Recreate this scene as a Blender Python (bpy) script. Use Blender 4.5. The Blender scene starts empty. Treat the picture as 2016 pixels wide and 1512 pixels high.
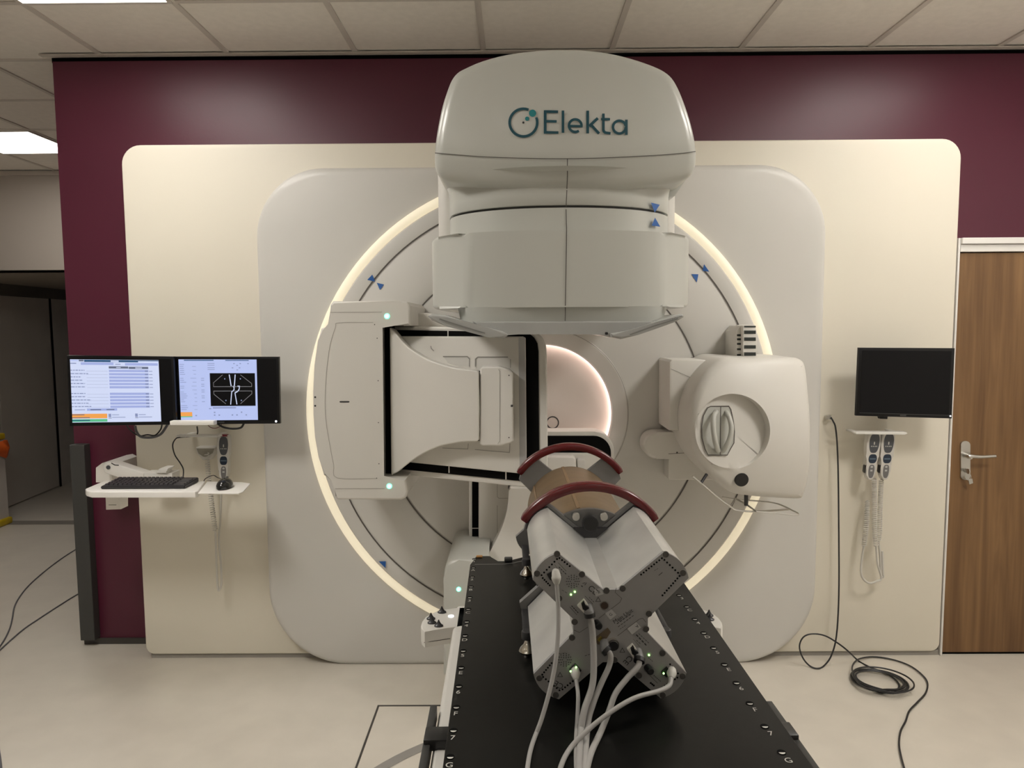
import bpy, bmesh, math, random
from mathutils import Vector, Matrix
from math import sin, cos, pi, radians, sqrt, atan2

random.seed(4)
scene = bpy.context.scene
COL = scene.collection

# ------------------------------------------------------------------ camera
F_PX = 1398.0
YAW, PITCH, ROLL = -8 / F_PX, math.atan(115 / F_PX), 0.0064
CAM = Vector((0, 0, 1.545))
_f = Vector((sin(YAW) * cos(PITCH), cos(YAW) * cos(PITCH), -sin(PITCH)))
_r0 = Vector((cos(YAW), -sin(YAW), 0))
_u0 = _r0.cross(_f)
_r = _r0 * cos(ROLL) - _u0 * sin(ROLL)
_u = _r0 * sin(ROLL) + _u0 * cos(ROLL)
cam_data = bpy.data.cameras.new('camera')
cam = bpy.data.objects.new('camera', cam_data)
COL.objects.link(cam)
cam_data.sensor_width = 36
cam_data.lens = F_PX / 2016 * 36
cam_data.clip_start = 0.05
cam.matrix_world = Matrix(((_r.x, _u.x, -_f.x, CAM.x), (_r.y, _u.y, -_f.y, CAM.y), (_r.z, _u.z, -_f.z, CAM.z), (0, 0, 0, 1)))
scene.camera = cam

# ------------------------------------------------------------------ world, exposure
world = bpy.data.worlds.new('world')
scene.world = world
world.use_nodes = True
world.node_tree.nodes['Background'].inputs[0].default_value = (0.5, 0.5, 0.5, 1)
world.node_tree.nodes['Background'].inputs[1].default_value = 0.02
scene.view_settings.view_transform = 'Standard'
scene.view_settings.look = 'None'
scene.view_settings.gamma = 1
scene.view_settings.use_curve_mapping = False
scene.view_settings.exposure = 0.6
LAMP = 7.5           # emission strength of the ceiling lights over the machine
LAMP_ADDED = 22.0  # strength of the added, unseen middle row of panels
LAMP_DIM = 1.1        # dimmed lights further back in the room
LAMP_COL = (1.0, 0.955, 0.89)
RING_GLOW = 0.30
BORE_GLOW = 6.0

# ------------------------------------------------------------------ coordinates measured in the photograph
def ray(px, py):
    return (_f + _r * ((px - 1008) / F_PX) + _u * ((756 - py) / F_PX))
def U(px, py, Y):
    d = ray(px, py)
    return CAM + d * (Y / d.y)
def UH(px, py, H):
    d = ray(px, py)
    return CAM + d * ((H - CAM.z) / d.z)
def onsurf(px, py, yf, off=0.0015):
    Y = 2.0
    for _ in range(8):
        p = U(px, py, Y)
        Y = yf(p.x, p.z) - off
    return U(px, py, Y)

# ------------------------------------------------------------------ materials
MATS = {}
def mat(name, col, rough=0.5, metal=0.0, coat=0.0, emis=0.0, ecol=None, var=0.03, nscale=12, bump=0.0, bscale=200, spec=0.5, stretch=None):
    if name in MATS:
        return MATS[name]
    m = bpy.data.materials.new(name)
    m.use_nodes = True
    nt = m.node_tree
    b = nt.nodes['Principled BSDF']
    b.inputs['Roughness'].default_value = rough
    b.inputs['Metallic'].default_value = metal
    b.inputs['Specular IOR Level'].default_value = spec
    b.inputs['Coat Weight'].default_value = coat
    b.inputs['Coat Roughness'].default_value = 0.06
    tc = nt.nodes.new('ShaderNodeTexCoord')
    mp = nt.nodes.new('ShaderNodeMapping')
    nt.links.new(tc.outputs['Object'], mp.inputs[0])
    if stretch:
        mp.inputs['Scale'].default_value = stretch
    no = nt.nodes.new('ShaderNodeTexNoise')
    no.inputs['Scale'].default_value = nscale
    no.inputs['Detail'].default_value = 3
    nt.links.new(mp.outputs[0], no.inputs['Vector'])
    r = nt.nodes.new('ShaderNodeValToRGB')
    r.color_ramp.elements[0].color = tuple(max(0, c * (1 - var)) for c in col) + (1,)
    r.color_ramp.elements[1].color = tuple(min(1, c * (1 + var)) for c in col) + (1,)
    r.color_ramp.elements[0].position = 0.3
    r.color_ramp.elements[1].position = 0.7
    nt.links.new(no.outputs[0], r.inputs[0])
    nt.links.new(r.outputs[0], b.inputs['Base Color'])
    if bump:
        n2 = nt.nodes.new('ShaderNodeTexNoise')
        n2.inputs['Scale'].default_value = bscale
        nt.links.new(mp.outputs[0], n2.inputs['Vector'])
        bp = nt.nodes.new('ShaderNodeBump')
        bp.inputs['Strength'].default_value = bump
        bp.inputs['Distance'].default_value = 0.002
        nt.links.new(n2.outputs[0], bp.inputs['Height'])
        nt.links.new(bp.outputs[0], b.inputs['Normal'])
    if emis:
        b.inputs['Emission Color'].default_value = (ecol or col) + (1,)
        b.inputs['Emission Strength'].default_value = emis
    MATS[name] = m
    return m

WHITE = mat('gloss_white_cover', (0.52, 0.525, 0.485), 0.32, coat=0.22, var=0.015, nscale=3)  # white plastic lowered in tone; part of the head's shade is in it
SATIN = mat('satin_white_cover', (0.68, 0.66, 0.615), 0.42, var=0.015, nscale=4)
PANELW = mat('grey_white_cover', (0.62, 0.605, 0.57), 0.38, coat=0.1, var=0.02, nscale=2)
TRAYW = mat('white_paint', (0.86, 0.84, 0.80), 0.4, var=0.01)
CREAM = mat('cream_laminate', (0.75, 0.705, 0.60), 0.42, var=0.02, nscale=1.2)
PURPLE = mat('aubergine_paint', (0.088, 0.013, 0.031), 0.38, var=0.05, nscale=2.5, bump=0.12, bscale=60, spec=0.45)
CEILT = mat('mineral_ceiling_tile', (0.84, 0.80, 0.74), 0.85, var=0.03, nscale=30, bump=0.2, bscale=300)
GRIDM = mat('ceiling_grid_metal', (0.62, 0.58, 0.53), 0.5, var=0.02)
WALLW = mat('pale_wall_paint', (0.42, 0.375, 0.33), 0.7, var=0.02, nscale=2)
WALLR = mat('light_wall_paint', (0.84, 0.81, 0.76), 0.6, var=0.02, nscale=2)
FLOORM = mat('pale_vinyl_floor', (0.64, 0.595, 0.52), 0.33, var=0.035, nscale=7, bump=0.05, bscale=90)
FLOORD = mat('floor_joint_grey', (0.25, 0.23, 0.20), 0.5)
TRIMB = mat('dark_floor_trim', (0.05, 0.045, 0.04), 0.5)
FLOORRING = mat('grey_floor_ring', (0.28, 0.265, 0.245), 0.45)
BLACK = mat('black_plastic', (0.010, 0.010, 0.011), 0.35, var=0.1)
GAP = mat('black_recess', (0.003, 0.003, 0.003), 0.8, spec=0.1)
BEZEL = mat('black_bezel', (0.004, 0.004, 0.005), 0.35, spec=0.3)
CHAR = mat('charcoal_plastic', (0.045, 0.045, 0.043), 0.5)
KEYM = mat('dark_key_plastic', (0.03, 0.028, 0.032), 0.45)
SEAM = mat('seam_grey', (0.10, 0.09, 0.08), 0.7)
SOFTSEAM = mat('soft_seam_grey', (0.34, 0.32, 0.29), 0.7)
CARBON = mat('carbon_fibre_black', (0.004, 0.004, 0.0035), 0.33, coat=0.0, spec=0.25, var=0.25, nscale=60)
LETTER = mat('white_lettering', (0.55, 0.54, 0.50), 0.5)
CHROME = mat('chrome', (0.75, 0.73, 0.68), 0.12, metal=1.0)
STEEL = mat('brushed_steel', (0.58, 0.57, 0.54), 0.3, metal=1.0)
ALU = mat('bead_blasted_aluminium', (0.60, 0.595, 0.57), 0.38, metal=0.7, var=0.10, nscale=9)
ALUF = mat('flat_aluminium_plate', (0.34, 0.335, 0.33), 0.5, metal=0.25, var=0.05, nscale=14)
FLANGE = mat('grey_anodised_flange', (0.20, 0.198, 0.196), 0.5, metal=0.15)
SCREWM = mat('screw_grey', (0.10, 0.095, 0.09), 0.45, metal=0.4)
DKMETAL = mat('dark_grey_metal', (0.055, 0.055, 0.058), 0.4, metal=0.5)
RED = mat('dark_red_handle', (0.095, 0.003, 0.006), 0.25, coat=0.3)
TAN = mat('tan_phantom_plastic', (0.165, 0.11, 0.058), 0.4, var=0.12, nscale=10, stretch=(1, 4, 1))
BLUE = mat('blue_marker', (0.012, 0.10, 0.36), 0.5)
TEALD = mat('dark_teal_ink', (0.003, 0.062, 0.088), 0.45)
TEALL = mat('bright_teal_ink', (0.008, 0.20, 0.22), 0.45)
PINKL = mat('bore_liner', (0.62, 0.56, 0.51), 0.45, var=0.03, nscale=5)
CABLEW = mat('light_grey_cable', (0.34, 0.33, 0.315), 0.45)
PLUGW = mat('white_plug', (0.55, 0.54, 0.50), 0.4)
CABLEB = mat('black_cable', (0.02, 0.02, 0.022), 0.4)
CABLEG = mat('grey_cable', (0.12, 0.12, 0.13), 0.4)
COILW = mat('pale_coiled_cord', (0.60, 0.58, 0.53), 0.4)
PADG = mat('dark_grey_keypad', (0.075, 0.08, 0.09), 0.45)
PADB = mat('dark_blue_keypad', (0.006, 0.02, 0.045), 0.3, coat=0.4)
SHELFW = mat('clear_white_shelf', (0.80, 0.79, 0.75), 0.3)
PENDW = mat('pendant_white', (0.62, 0.60, 0.56), 0.35)
REDTOP = mat('dark_red_cap', (0.20, 0.02, 0.035), 0.4)
GREYDOOR = mat('grey_door_laminate', (0.62, 0.58, 0.51), 0.5, var=0.04, nscale=3)
DOORFR = mat('grey_door_frame', (0.60, 0.56, 0.50), 0.5)
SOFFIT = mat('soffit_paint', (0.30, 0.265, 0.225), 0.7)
YELLOW = mat('yellow_plastic', (0.62, 0.44, 0.01), 0.4)
ORANGE = mat('orange_bag', (0.75, 0.13, 0.02), 0.45, bump=0.4, bscale=50)
BINW = mat('bin_white', (0.55, 0.51, 0.46), 0.45)
VENTD = mat('vent_dark', (0.02, 0.025, 0.022), 0.5)
CLEARG = mat('grey_touch_guard', (0.38, 0.385, 0.37), 0.22, coat=0.4)
STICKER = mat('white_sticker', (0.50, 0.50, 0.49), 0.5)
YELST = mat('yellow_sticker', (0.55, 0.42, 0.05), 0.5)
INK = mat('black_ink', (0.03, 0.03, 0.03), 0.6)
OAKF = None
LIGHTM = mat('light_diffuser', (0.9, 0.9, 0.9), 0.5, emis=LAMP, ecol=LAMP_COL)
LIGHTK = mat('added_light_diffuser', (0.9, 0.9, 0.9), 0.5, emis=LAMP_ADDED, ecol=LAMP_COL)
LIGHTN = mat('dimmed_light_diffuser', (0.9, 0.9, 0.9), 0.5, emis=LAMP_DIM, ecol=LAMP_COL)
RINGL = mat('ring_light_diffuser', (0.8, 0.76, 0.62), 0.5, emis=RING_GLOW, ecol=(1.0, 0.86, 0.62))
BOREL = mat('bore_rim_light', (0.8, 0.7, 0.65), 0.5, emis=BORE_GLOW, ecol=(1.0, 0.80, 0.74))
GREENL = mat('green_indicator', (0.1, 0.8, 0.5), 0.3, emis=3.0, ecol=(0.12, 0.95, 0.55))
GREENC = mat('pale_indicator', (0.6, 1.0, 0.9), 0.3, emis=4.0, ecol=(0.45, 1.0, 0.85))
WHITEL = mat('white_indicator', (0.9, 0.95, 1.0), 0.3, emis=3.0, ecol=(0.9, 0.95, 1.0))
SCRB = mat('lit_screen_blue', (0.1, 0.1, 0.1), 0.4, emis=0.532, ecol=(0.50, 0.60, 1.0))
SCRW = mat('lit_screen_white', (0.1, 0.1, 0.1), 0.4, emis=0.562, ecol=(0.66, 0.74, 1.0))
SCRG = mat('lit_screen_grey', (0.1, 0.1, 0.1), 0.4, emis=0.547, ecol=(0.20, 0.26, 0.50))
SCRD = mat('lit_screen_dark', (0.05, 0.05, 0.05), 0.4, emis=0.547, ecol=(0.10, 0.13, 0.22))
SCRN = mat('lit_screen_navy', (0.02, 0.02, 0.02), 0.4, emis=0.547, ecol=(0.0, 0.075, 0.20))
SCRR = mat('lit_screen_row', (0.1, 0.1, 0.1), 0.4, emis=0.56, ecol=(0.34, 0.42, 0.80))
SCRK = mat('screen_black', (0.003, 0.003, 0.004), 0.45, spec=0.2)
SCRO = mat('lit_screen_orange', (0.1, 0.1, 0.1), 0.4, emis=0.532, ecol=(1.0, 0.37, 0.03))
SCRE = mat('lit_screen_green', (0.1, 0.1, 0.1), 0.4, emis=0.532, ecol=(0.05, 0.55, 0.24))
SCRL = mat('lit_screen_line', (0.1, 0.1, 0.1), 0.4, emis=0.570, ecol=(0.14, 0.14, 0.16))

def wood_mat():
    m = bpy.data.materials.new('walnut_laminate')
    m.use_nodes = True
    nt = m.node_tree
    b = nt.nodes['Principled BSDF']
    b.inputs['Roughness'].default_value = 0.42
    tc = nt.nodes.new('ShaderNodeTexCoord')
    mp = nt.nodes.new('ShaderNodeMapping')
    mp.inputs['Scale'].default_value = (9, 9, 0.55)
    n1 = nt.nodes.new('ShaderNodeTexNoise'); n1.inputs['Scale'].default_value = 1.6; n1.inputs['Detail'].default_value = 7; n1.inputs['Distortion'].default_value = 1.2
    mp2 = nt.nodes.new('ShaderNodeMapping')
    mp2.inputs['Scale'].default_value = (60, 60, 1.3)
    n2 = nt.nodes.new('ShaderNodeTexNoise'); n2.inputs['Scale'].default_value = 1.5; n2.inputs['Detail'].default_value = 5
    mix = nt.nodes.new('ShaderNodeMath'); mix.operation = 'MULTIPLY_ADD'; mix.inputs[1].default_value = 0.3
    r = nt.nodes.new('ShaderNodeValToRGB')
    r.color_ramp.elements[0].position = 0.40; r.color_ramp.elements[0].color = (0.115, 0.055, 0.020, 1)
    r.color_ramp.elements[1].position = 0.88; r.color_ramp.elements[1].color = (0.245, 0.134, 0.055, 1)
    e = r.color_ramp.elements.new(0.6); e.color = (0.165, 0.085, 0.033, 1)
    nt.links.new(tc.outputs['Object'], mp.inputs[0]); nt.links.new(tc.outputs['Object'], mp2.inputs[0])
    nt.links.new(mp.outputs[0], n1.inputs['Vector']); nt.links.new(mp2.outputs[0], n2.inputs['Vector'])
    nt.links.new(n2.outputs[0], mix.inputs[0]); nt.links.new(n1.outputs[0], mix.inputs[2])
    nt.links.new(mix.outputs[0], r.inputs[0]); nt.links.new(r.outputs[0], b.inputs['Base Color'])
    return m
WOOD = wood_mat()

# ------------------------------------------------------------------ helpers
def mk(name, bm, m, parent=None, smooth=True, angle=38):
    bmesh.ops.recalc_face_normals(bm, faces=bm.faces)
    if smooth:
        a = radians(angle)
        for f in bm.faces:
            f.smooth = len(f.verts) < 9
        for e in bm.edges:
            if len(e.link_faces) == 2:
                try:
                    e.smooth = e.calc_face_angle() < a
                except ValueError:
                    e.smooth = True
    me = bpy.data.meshes.new(name)
    bm.to_mesh(me)
    bm.free()
    for x in (m if isinstance(m, (list, tuple)) else [m]):
        me.materials.append(x)
    o = bpy.data.objects.new(name, me)
    COL.objects.link(o)
    if parent:
        o.parent = parent
        o.matrix_parent_inverse = WM[parent.name].inverted()
    WM[o.name] = Matrix.Identity(4)
    return o
WM = {}
def tag(o, label, cat, group=None, kind=None):
    o['label'] = label
    o['category'] = cat
    if group:
        o['group'] = group
    if kind:
        o['kind'] = kind
    return o
def thing(name, label, cat, loc, group=None):
    o = bpy.data.objects.new(name, None)
    COL.objects.link(o)
    o.location = loc
    o.empty_display_size = 0.1
    WM[o.name] = Matrix.Translation(Vector(loc))
    return tag(o, label, cat, group)
def struct(name, bm, m, parent=None, label=None, smooth=False):
    o = mk(name, bm, m, parent, smooth)
    if not parent:
        o['kind'] = 'structure'
        if label:
            o['label'] = label
    return o
def NB():
    return bmesh.new()
def bx(bm, x0, x1, y0, y1, z0, z1, bev=0.0, seg=2, mi=0):
    vs = [bm.verts.new(c) for c in ((x0, y0, z0), (x1, y0, z0), (x1, y1, z0), (x0, y1, z0), (x0, y0, z1), (x1, y0, z1), (x1, y1, z1), (x0, y1, z1))]
    fs = [bm.faces.new([vs[i] for i in f]) for f in ((0, 3, 2, 1), (4, 5, 6, 7), (0, 1, 5, 4), (1, 2, 6, 5), (2, 3, 7, 6), (3, 0, 4, 7))]
    for f in fs:
        f.material_index = mi
    if bev:
        es = list({e for f in fs for e in f.edges})
        bmesh.ops.bevel(bm, geom=es, offset=bev, segments=seg, affect='EDGES', profile=0.5)
    return bm
def hexa(bm, p):
    """solid from 8 points: 4 of the bottom then 4 of the top"""
    vs = [bm.verts.new(c) for c in p]
    for f in ((0, 3, 2, 1), (4, 5, 6, 7), (0, 1, 5, 4), (1, 2, 6, 5), (2, 3, 7, 6), (3, 0, 4, 7)):
        bm.faces.new([vs[i] for i in f])
    return bm
def poly_prism(bm, pts, vec, bev=0.0, seg=2, mi=0):
    """pts: 3D outline, extruded along vec; bevel on both rims"""
    v0 = [bm.verts.new(p) for p in pts]
    v1 = [bm.verts.new(Vector(p) + Vector(vec)) for p in pts]
    n = len(pts)
    f0 = bm.faces.new(v0)
    f1 = bm.faces.new(list(reversed(v1)))
    fs = [f0, f1]
    for i in range(n):
        fs.append(bm.faces.new((v0[i], v1[i], v1[(i + 1) % n], v0[(i + 1) % n])))
    for f in fs:
        f.material_index = mi
    if bev:
        es = list(f0.edges)
        bmesh.ops.bevel(bm, geom=es, offset=bev, segments=seg, affect='EDGES', profile=0.5)
    return bm
def rr(x0, y0, x1, y1, r, n=8):
    """rounded rectangle, list of 2D points; r may be (tl,tr,br,bl) with y downwards"""
    if not isinstance(r, (tuple, list)):
        r = (r,) * 4
    out = []
    for (cx, cy, a0, q) in ((x0 + r[0], y0 + r[0], pi, r[0]), (x1 - r[1], y0 + r[1], 1.5 * pi, r[1]), (x1 - r[2], y1 - r[2], 0, r[2]), (x0 + r[3], y1 - r[3], 0.5 * pi, r[3])):
        for k in range(n + 1):
            a = a0 + k / n * pi / 2
            out.append((cx + q * cos(a), cy + q * sin(a)))
    return out
def densify(pts, step):
    out = []
    n = len(pts)
    for i in range(n):
        a, b = pts[i], pts[(i + 1) % n]
        L = sqrt((a[0] - b[0]) ** 2 + (a[1] - b[1]) ** 2)
        k = max(1, int(L / step))
        for j in range(k):
            t = j / k
            out.append((a[0] + (b[0] - a[0]) * t, a[1] + (b[1] - a[1]) * t))
    return out
def smooth_curve(pts, n=8, closed=False):
    """Catmull-Rom through points (any dimension)"""
    P = [Vector(p) for p in pts]
    m = len(P)
    out = []
    rng = range(m if closed else m - 1)
    for i in rng:
        if closed:
            p0, p1, p2, p3 = P[(i - 1) % m], P[i], P[(i + 1) % m], P[(i + 2) % m]
        else:
            p0 = P[i - 1] if i > 0 else P[0] * 2 - P[1]
            p1, p2 = P[i], P[i + 1]
            p3 = P[i + 2] if i + 2 < m else P[-1] * 2 - P[-2]
        for k in range(n):
            t = k / n
            out.append(0.5 * ((2 * p1) + (p2 - p0) * t + (2 * p0 - 5 * p1 + 4 * p2 - p3) * t * t + (3 * p1 - p0 - 3 * p2 + p3) * t ** 3))
    if not closed:
        out.append(P[-1])
    return out
def shell(bm, outline, yf, bev, back, rings=6, seg=4, center=None, flatfront=False):
    """convex-ish cover: 2D outline (x,h) with front surface y = yf(x,h), rounded rim, straight sides to y = back"""
    n = len(outline)
    area = sum(outline[i][0] * outline[(i + 1) % n][1] - outline[(i + 1) % n][0] * outline[i][1] for i in range(n))
    sg = 1 if area > 0 else -1
    nor = []
    for i in range(n):
        a, b = outline[i - 1], outline[(i + 1) % n]
        tx, ty = b[0] - a[0], b[1] - a[1]
        L = sqrt(tx * tx + ty * ty) or 1
        nor.append((-ty / L * sg, tx / L * sg))
    if center is None:
        xs = [p[0] for p in outline]; hs = [p[1] for p in outline]
        center = ((min(xs) + max(xs)) / 2, (min(hs) + max(hs)) / 2)
    R = []
    bk = back if callable(back) else (lambda x, h: back)
    R.append([(p[0], bk(*p), p[1]) for p in outline])
    R.append([(p[0], yf(*p) + bev, p[1]) for p in outline])
    last = None
    for k in range(1, seg + 1):
        a = k / seg * pi / 2
        d = bev * (1 - cos(a))
        ring = []
        last = []
        for p, q in zip(outline, nor):
            x, h = p[0] + q[0] * d, p[1] + q[1] * d
            last.append((x, h))
            ring.append((x, yf(x, h) + bev * (1 - sin(a)), h))
        R.append(ring)
    for s in ([] if flatfront else [0.985] + [1 - k / rings for k in range(1, rings)]):
        R.append([(center[0] + (x - center[0]) * s, yf(center[0] + (x - center[0]) * s, center[1] + (h - center[1]) * s), center[1] + (h - center[1]) * s) for x, h in last])
    V = [[bm.verts.new(p) for p in ring] for ring in R]
    for a, b in zip(V, V[1:]):
        for i in range(n):
            bm.faces.new((a[i], a[(i + 1) % n], b[(i + 1) % n], b[i]))
    if flatfront:
        bm.faces.new(V[-1])
    else:
        c = bm.verts.new((center[0], yf(*center), center[1]))
        for i in range(n):
            bm.faces.new((V[-1][i], V[-1][(i + 1) % n], c))
    bm.faces.new(V[0])
    return bm
def pxshell(bm, px, Yref, yf, bev, back, rings=6, center=None, step=None):
    o = [U(x, y, Yref) for x, y in (densify(px, step) if step else px)]
    c = None
    if center:
        q = U(center[0], center[1], Yref); c = (q.x, q.z)
    return shell(bm, [(p.x, p.z) for p in o], yf, bev, back, rings=rings, center=c)
def tube(bm, pts, r, n=8, caps=True, mi=0):
    P = [Vector(p) for p in pts]
    m = len(P)
    rs = r if isinstance(r, (list, tuple)) else [r] * m
    t = (P[1] - P[0]).normalized()
    a = Vector((0, 0, 1)) if abs(t.z) < 0.9 else Vector((1, 0, 0))
    nrm = (a - t * a.dot(t)).normalized()
    rings = []
    for i in range(m):
        if i == 0: tt = P[1] - P[0]
        elif i == m - 1: tt = P[-1] - P[-2]
        else: tt = P[i + 1] - P[i - 1]
        if tt.length < 1e-9: tt = t
        tt = tt.normalized()
        nrm = (nrm - tt * nrm.dot(tt))
        if nrm.length < 1e-6:
            nrm = tt.orthogonal()
        nrm = nrm.normalized()
        b = tt.cross(nrm)
        rings.append([bm.verts.new(P[i] + (nrm * cos(2 * pi * k / n) + b * sin(2 * pi * k / n)) * rs[i]) for k in range(n)])
    for q, w in zip(rings, rings[1:]):
        for k in range(n):
            f = bm.faces.new((q[k], q[(k + 1) % n], w[(k + 1) % n], w[k]))
            f.material_index = mi
    if caps:
        bm.faces.new(list(reversed(rings[0]))).material_index = mi
        bm.faces.new(rings[-1]).material_index = mi
    return bm
def disc(bm, c, axis, r, h, n=24, r2=None, mi=0, bev=0.0):
    """cylinder from c along axis*h"""
    axis = Vector(axis).normalized()
    u = axis.orthogonal().normalized(); v = axis.cross(u)
    r2 = r if r2 is None else r2
    c = Vector(c)
    prof = [(0, r), (h, r2)] if not bev else [(0, r), (h - bev, r2), (h - bev * 0.3, r2 - bev * 0.3), (h, r2 - bev)]
    rings = [[bm.verts.new(c + axis * t + (u * cos(2 * pi * k / n) + v * sin(2 * pi * k / n)) * q) for k in range(n)] for t, q in prof]
    for a, b in zip(rings, rings[1:]):
        for k in range(n):
            bm.faces.new((a[k], a[(k + 1) % n], b[(k + 1) % n], b[k])).material_index = mi
    bm.faces.new(list(reversed(rings[0]))).material_index = mi
    bm.faces.new(rings[-1]).material_index = mi
    return bm
def lathe(bm, c, axis, prof, n=24, closed=False, caps=True):
    """prof: list of (t along axis, radius)"""
    axis = Vector(axis).normalized()
    u = axis.orthogonal().normalized(); v = axis.cross(u)
    c = Vector(c)
    rings = [[bm.verts.new(c + axis * t + (u * cos(2 * pi * k / n) + v * sin(2 * pi * k / n)) * q) for k in range(n)] for t, q in prof]
    pr = list(zip(rings, rings[1:]))
    if closed: pr.append((rings[-1], rings[0]))
    for a, b in pr:
        for k in range(n):
            bm.faces.new((a[k], a[(k + 1) % n], b[(k + 1) % n], b[k]))
    if not closed and caps:
        if prof[0][1] > 1e-5: bm.faces.new(list(reversed(rings[0])))
        if prof[-1][1] > 1e-5: bm.faces.new(rings[-1])
    bmesh.ops.remove_doubles(bm, verts=bm.verts, dist=1e-6)
    return bm
def band(bm, pts2, w, mapf, closed=False, th=0.0, mi=0):
    """flat ribbon of width w along 2D points, mapped on to a surface by mapf(x,y)"""
    P = [Vector((p[0], p[1])) for p in pts2]
    m = len(P)
    L = []; R = []
    for i in range(m):
        if closed: t = P[(i + 1) % m] - P[i - 1]
        elif i == 0: t = P[1] - P[0]
        elif i == m - 1: t = P[-1] - P[-2]
        else:
            t = (P[i + 1] - P[i]).normalized() + (P[i] - P[i - 1]).normalized()
        t = t.normalized() if t.length > 1e-9 else Vector((1, 0))
        nn = Vector((-t.y, t.x))
        k = 1.0
        if 0 < i < m - 1 or closed:
            d = (P[(i + 1) % m] - P[i])
            if d.length > 1e-9:
                k = 1 / max(0.5, abs(nn.dot(Vector((-d.y, d.x)).normalized())))
        L.append(bm.verts.new(mapf(*(P[i] + nn * w / 2 * k))))
        R.append(bm.verts.new(mapf(*(P[i] - nn * w / 2 * k))))
    for i in range(m if closed else m - 1):
        j = (i + 1) % m
        f = bm.faces.new((L[i], L[j], R[j], R[i]))
        f.material_index = mi
    return bm
def flat(bm, pts2, mapf, mi=0):
    f = bm.faces.new([bm.verts.new(mapf(x, y)) for x, y in pts2])
    f.material_index = mi
    return bm
def circ(cx, cy, r, n=20, a0=0, a1=2 * pi):
    full = abs(a1 - a0 - 2 * pi) < 1e-6
    m = n if full else n + 1
    return [(cx + r * cos(a0 + (a1 - a0) * k / n), cy + r * sin(a0 + (a1 - a0) * k / n)) for k in range(m)]
def text_into(bm, s, origin, xd, yd, size, mi=0, align='CENTER'):
    cu = bpy.data.curves.new('tmp_text', 'FONT')
    cu.body = s
    cu.size = size
    cu.align_x = align
    cu.align_y = 'CENTER'
    cu.resolution_u = 3
    ob = bpy.data.objects.new('tmp_text', cu)
    me = bpy.data.meshes.new_from_object(ob)
    xd = Vector(xd).normalized(); yd = Vector(yd).normalized()
    vs = [bm.verts.new(Vector(origin) + xd * v.co.x + yd * v.co.y) for v in me.vertices]
    for p in me.polygons:
        try:
            f = bm.faces.new([vs[i] for i in p.vertices])
            f.material_index = mi
        except ValueError:
            pass
    bpy.data.objects.remove(ob)
    bpy.data.curves.remove(cu)
    bpy.data.meshes.remove(me)
    return bm
def coil(path, r, turns, n_per=10):
    """helix around a path"""
    P = [Vector(p) for p in path]
    d = [0]
    for a, b in zip(P, P[1:]): d.append(d[-1] + (b - a).length)
    N = int(turns * n_per)
    out = []
    j = 0
    for i in range(N + 1):
        s = d[-1] * i / N
        while j < len(d) - 2 and d[j + 1] < s: j += 1
        t = (s - d[j]) / max(1e-9, d[j + 1] - d[j])
        p = P[j].lerp(P[j + 1], t)
        tt = (P[j + 1] - P[j]).normalized()
        u = Vector((0, 1, 0)); u = (u - tt * u.dot(tt)).normalized()
        v = tt.cross(u)
        a = 2 * pi * turns * i / N
        out.append(p + (u * cos(a) + v * sin(a)) * r)
    return out

# ================================================================== THE ROOM
CH = 2.792                     # ceiling height
WY = 3.37                      # aubergine wall
PY = 3.20                      # cream panel front
XL, XR, YB, YE = -5.2, 2.85, -3.2, 5.74
wx = U(103, 118, WY).x         # left corner of the aubergine wall
GX = [-1.895 + 0.585 * k for k in range(-6, 10)]
GY = [2.835 + 0.582 * k for k in range(-11, 7)]

bm = NB()
bx(bm, XL, XR, YB, 9.5, -0.1, 0)
struct('floor', bm, FLOORM)
# ceiling: tiles with a metal grid a little lower
LIGHTS = [(0, 0)]
bm = NB()
bx(bm, XL, XR, YB, YE, CH + 0.006, CH + 0.1, mi=0)
for x in GX:
    if XL < x < XR: bx(bm, x - 0.012, x + 0.012, YB, YE, CH, CH + 0.008, mi=1)
for y in GY:
    if YB < y < YE: bx(bm, XL, XR, y - 0.012, y + 0.012, CH + 0.0005, CH + 0.008, mi=1)
struct('ceiling', bm, [CEILT, GRIDM])

bm = NB(); bx(bm, wx, XR, WY, YE + 0.3, 0.0, CH - 0.022)
struct('wall_front', bm, PURPLE, label='aubergine painted wall behind the treatment machine')
bm = NB(); bx(bm, wx - 0.012, XR, WY + 0.015, YE, CH - 0.022, CH)
struct('trim_1', bm, GAP)  # shadow gap under the ceiling, its shade put in as black
bm = NB(); bx(bm, wx - 0.04, XR, WY - 0.035, WY - 0.005, CH - 0.006, CH - 0.0005)
struct('trim_2', bm, mat('pale_edge_trim', (0.55, 0.51, 0.46), 0.5))
bm = NB(); bx(bm, XR, XR + 0.12, YB, WY, 0, CH)
struct('wall_right', bm, WALLR)
bm = NB(); bx(bm, XL - 0.12, XL, YB, 9.5, 0, CH)
struct('wall_left', bm, WALLR)
bm = NB(); bx(bm, XL, XR, YB - 0.12, YB, 0, CH)
struct('wall_back', bm, WALLR)
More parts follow.
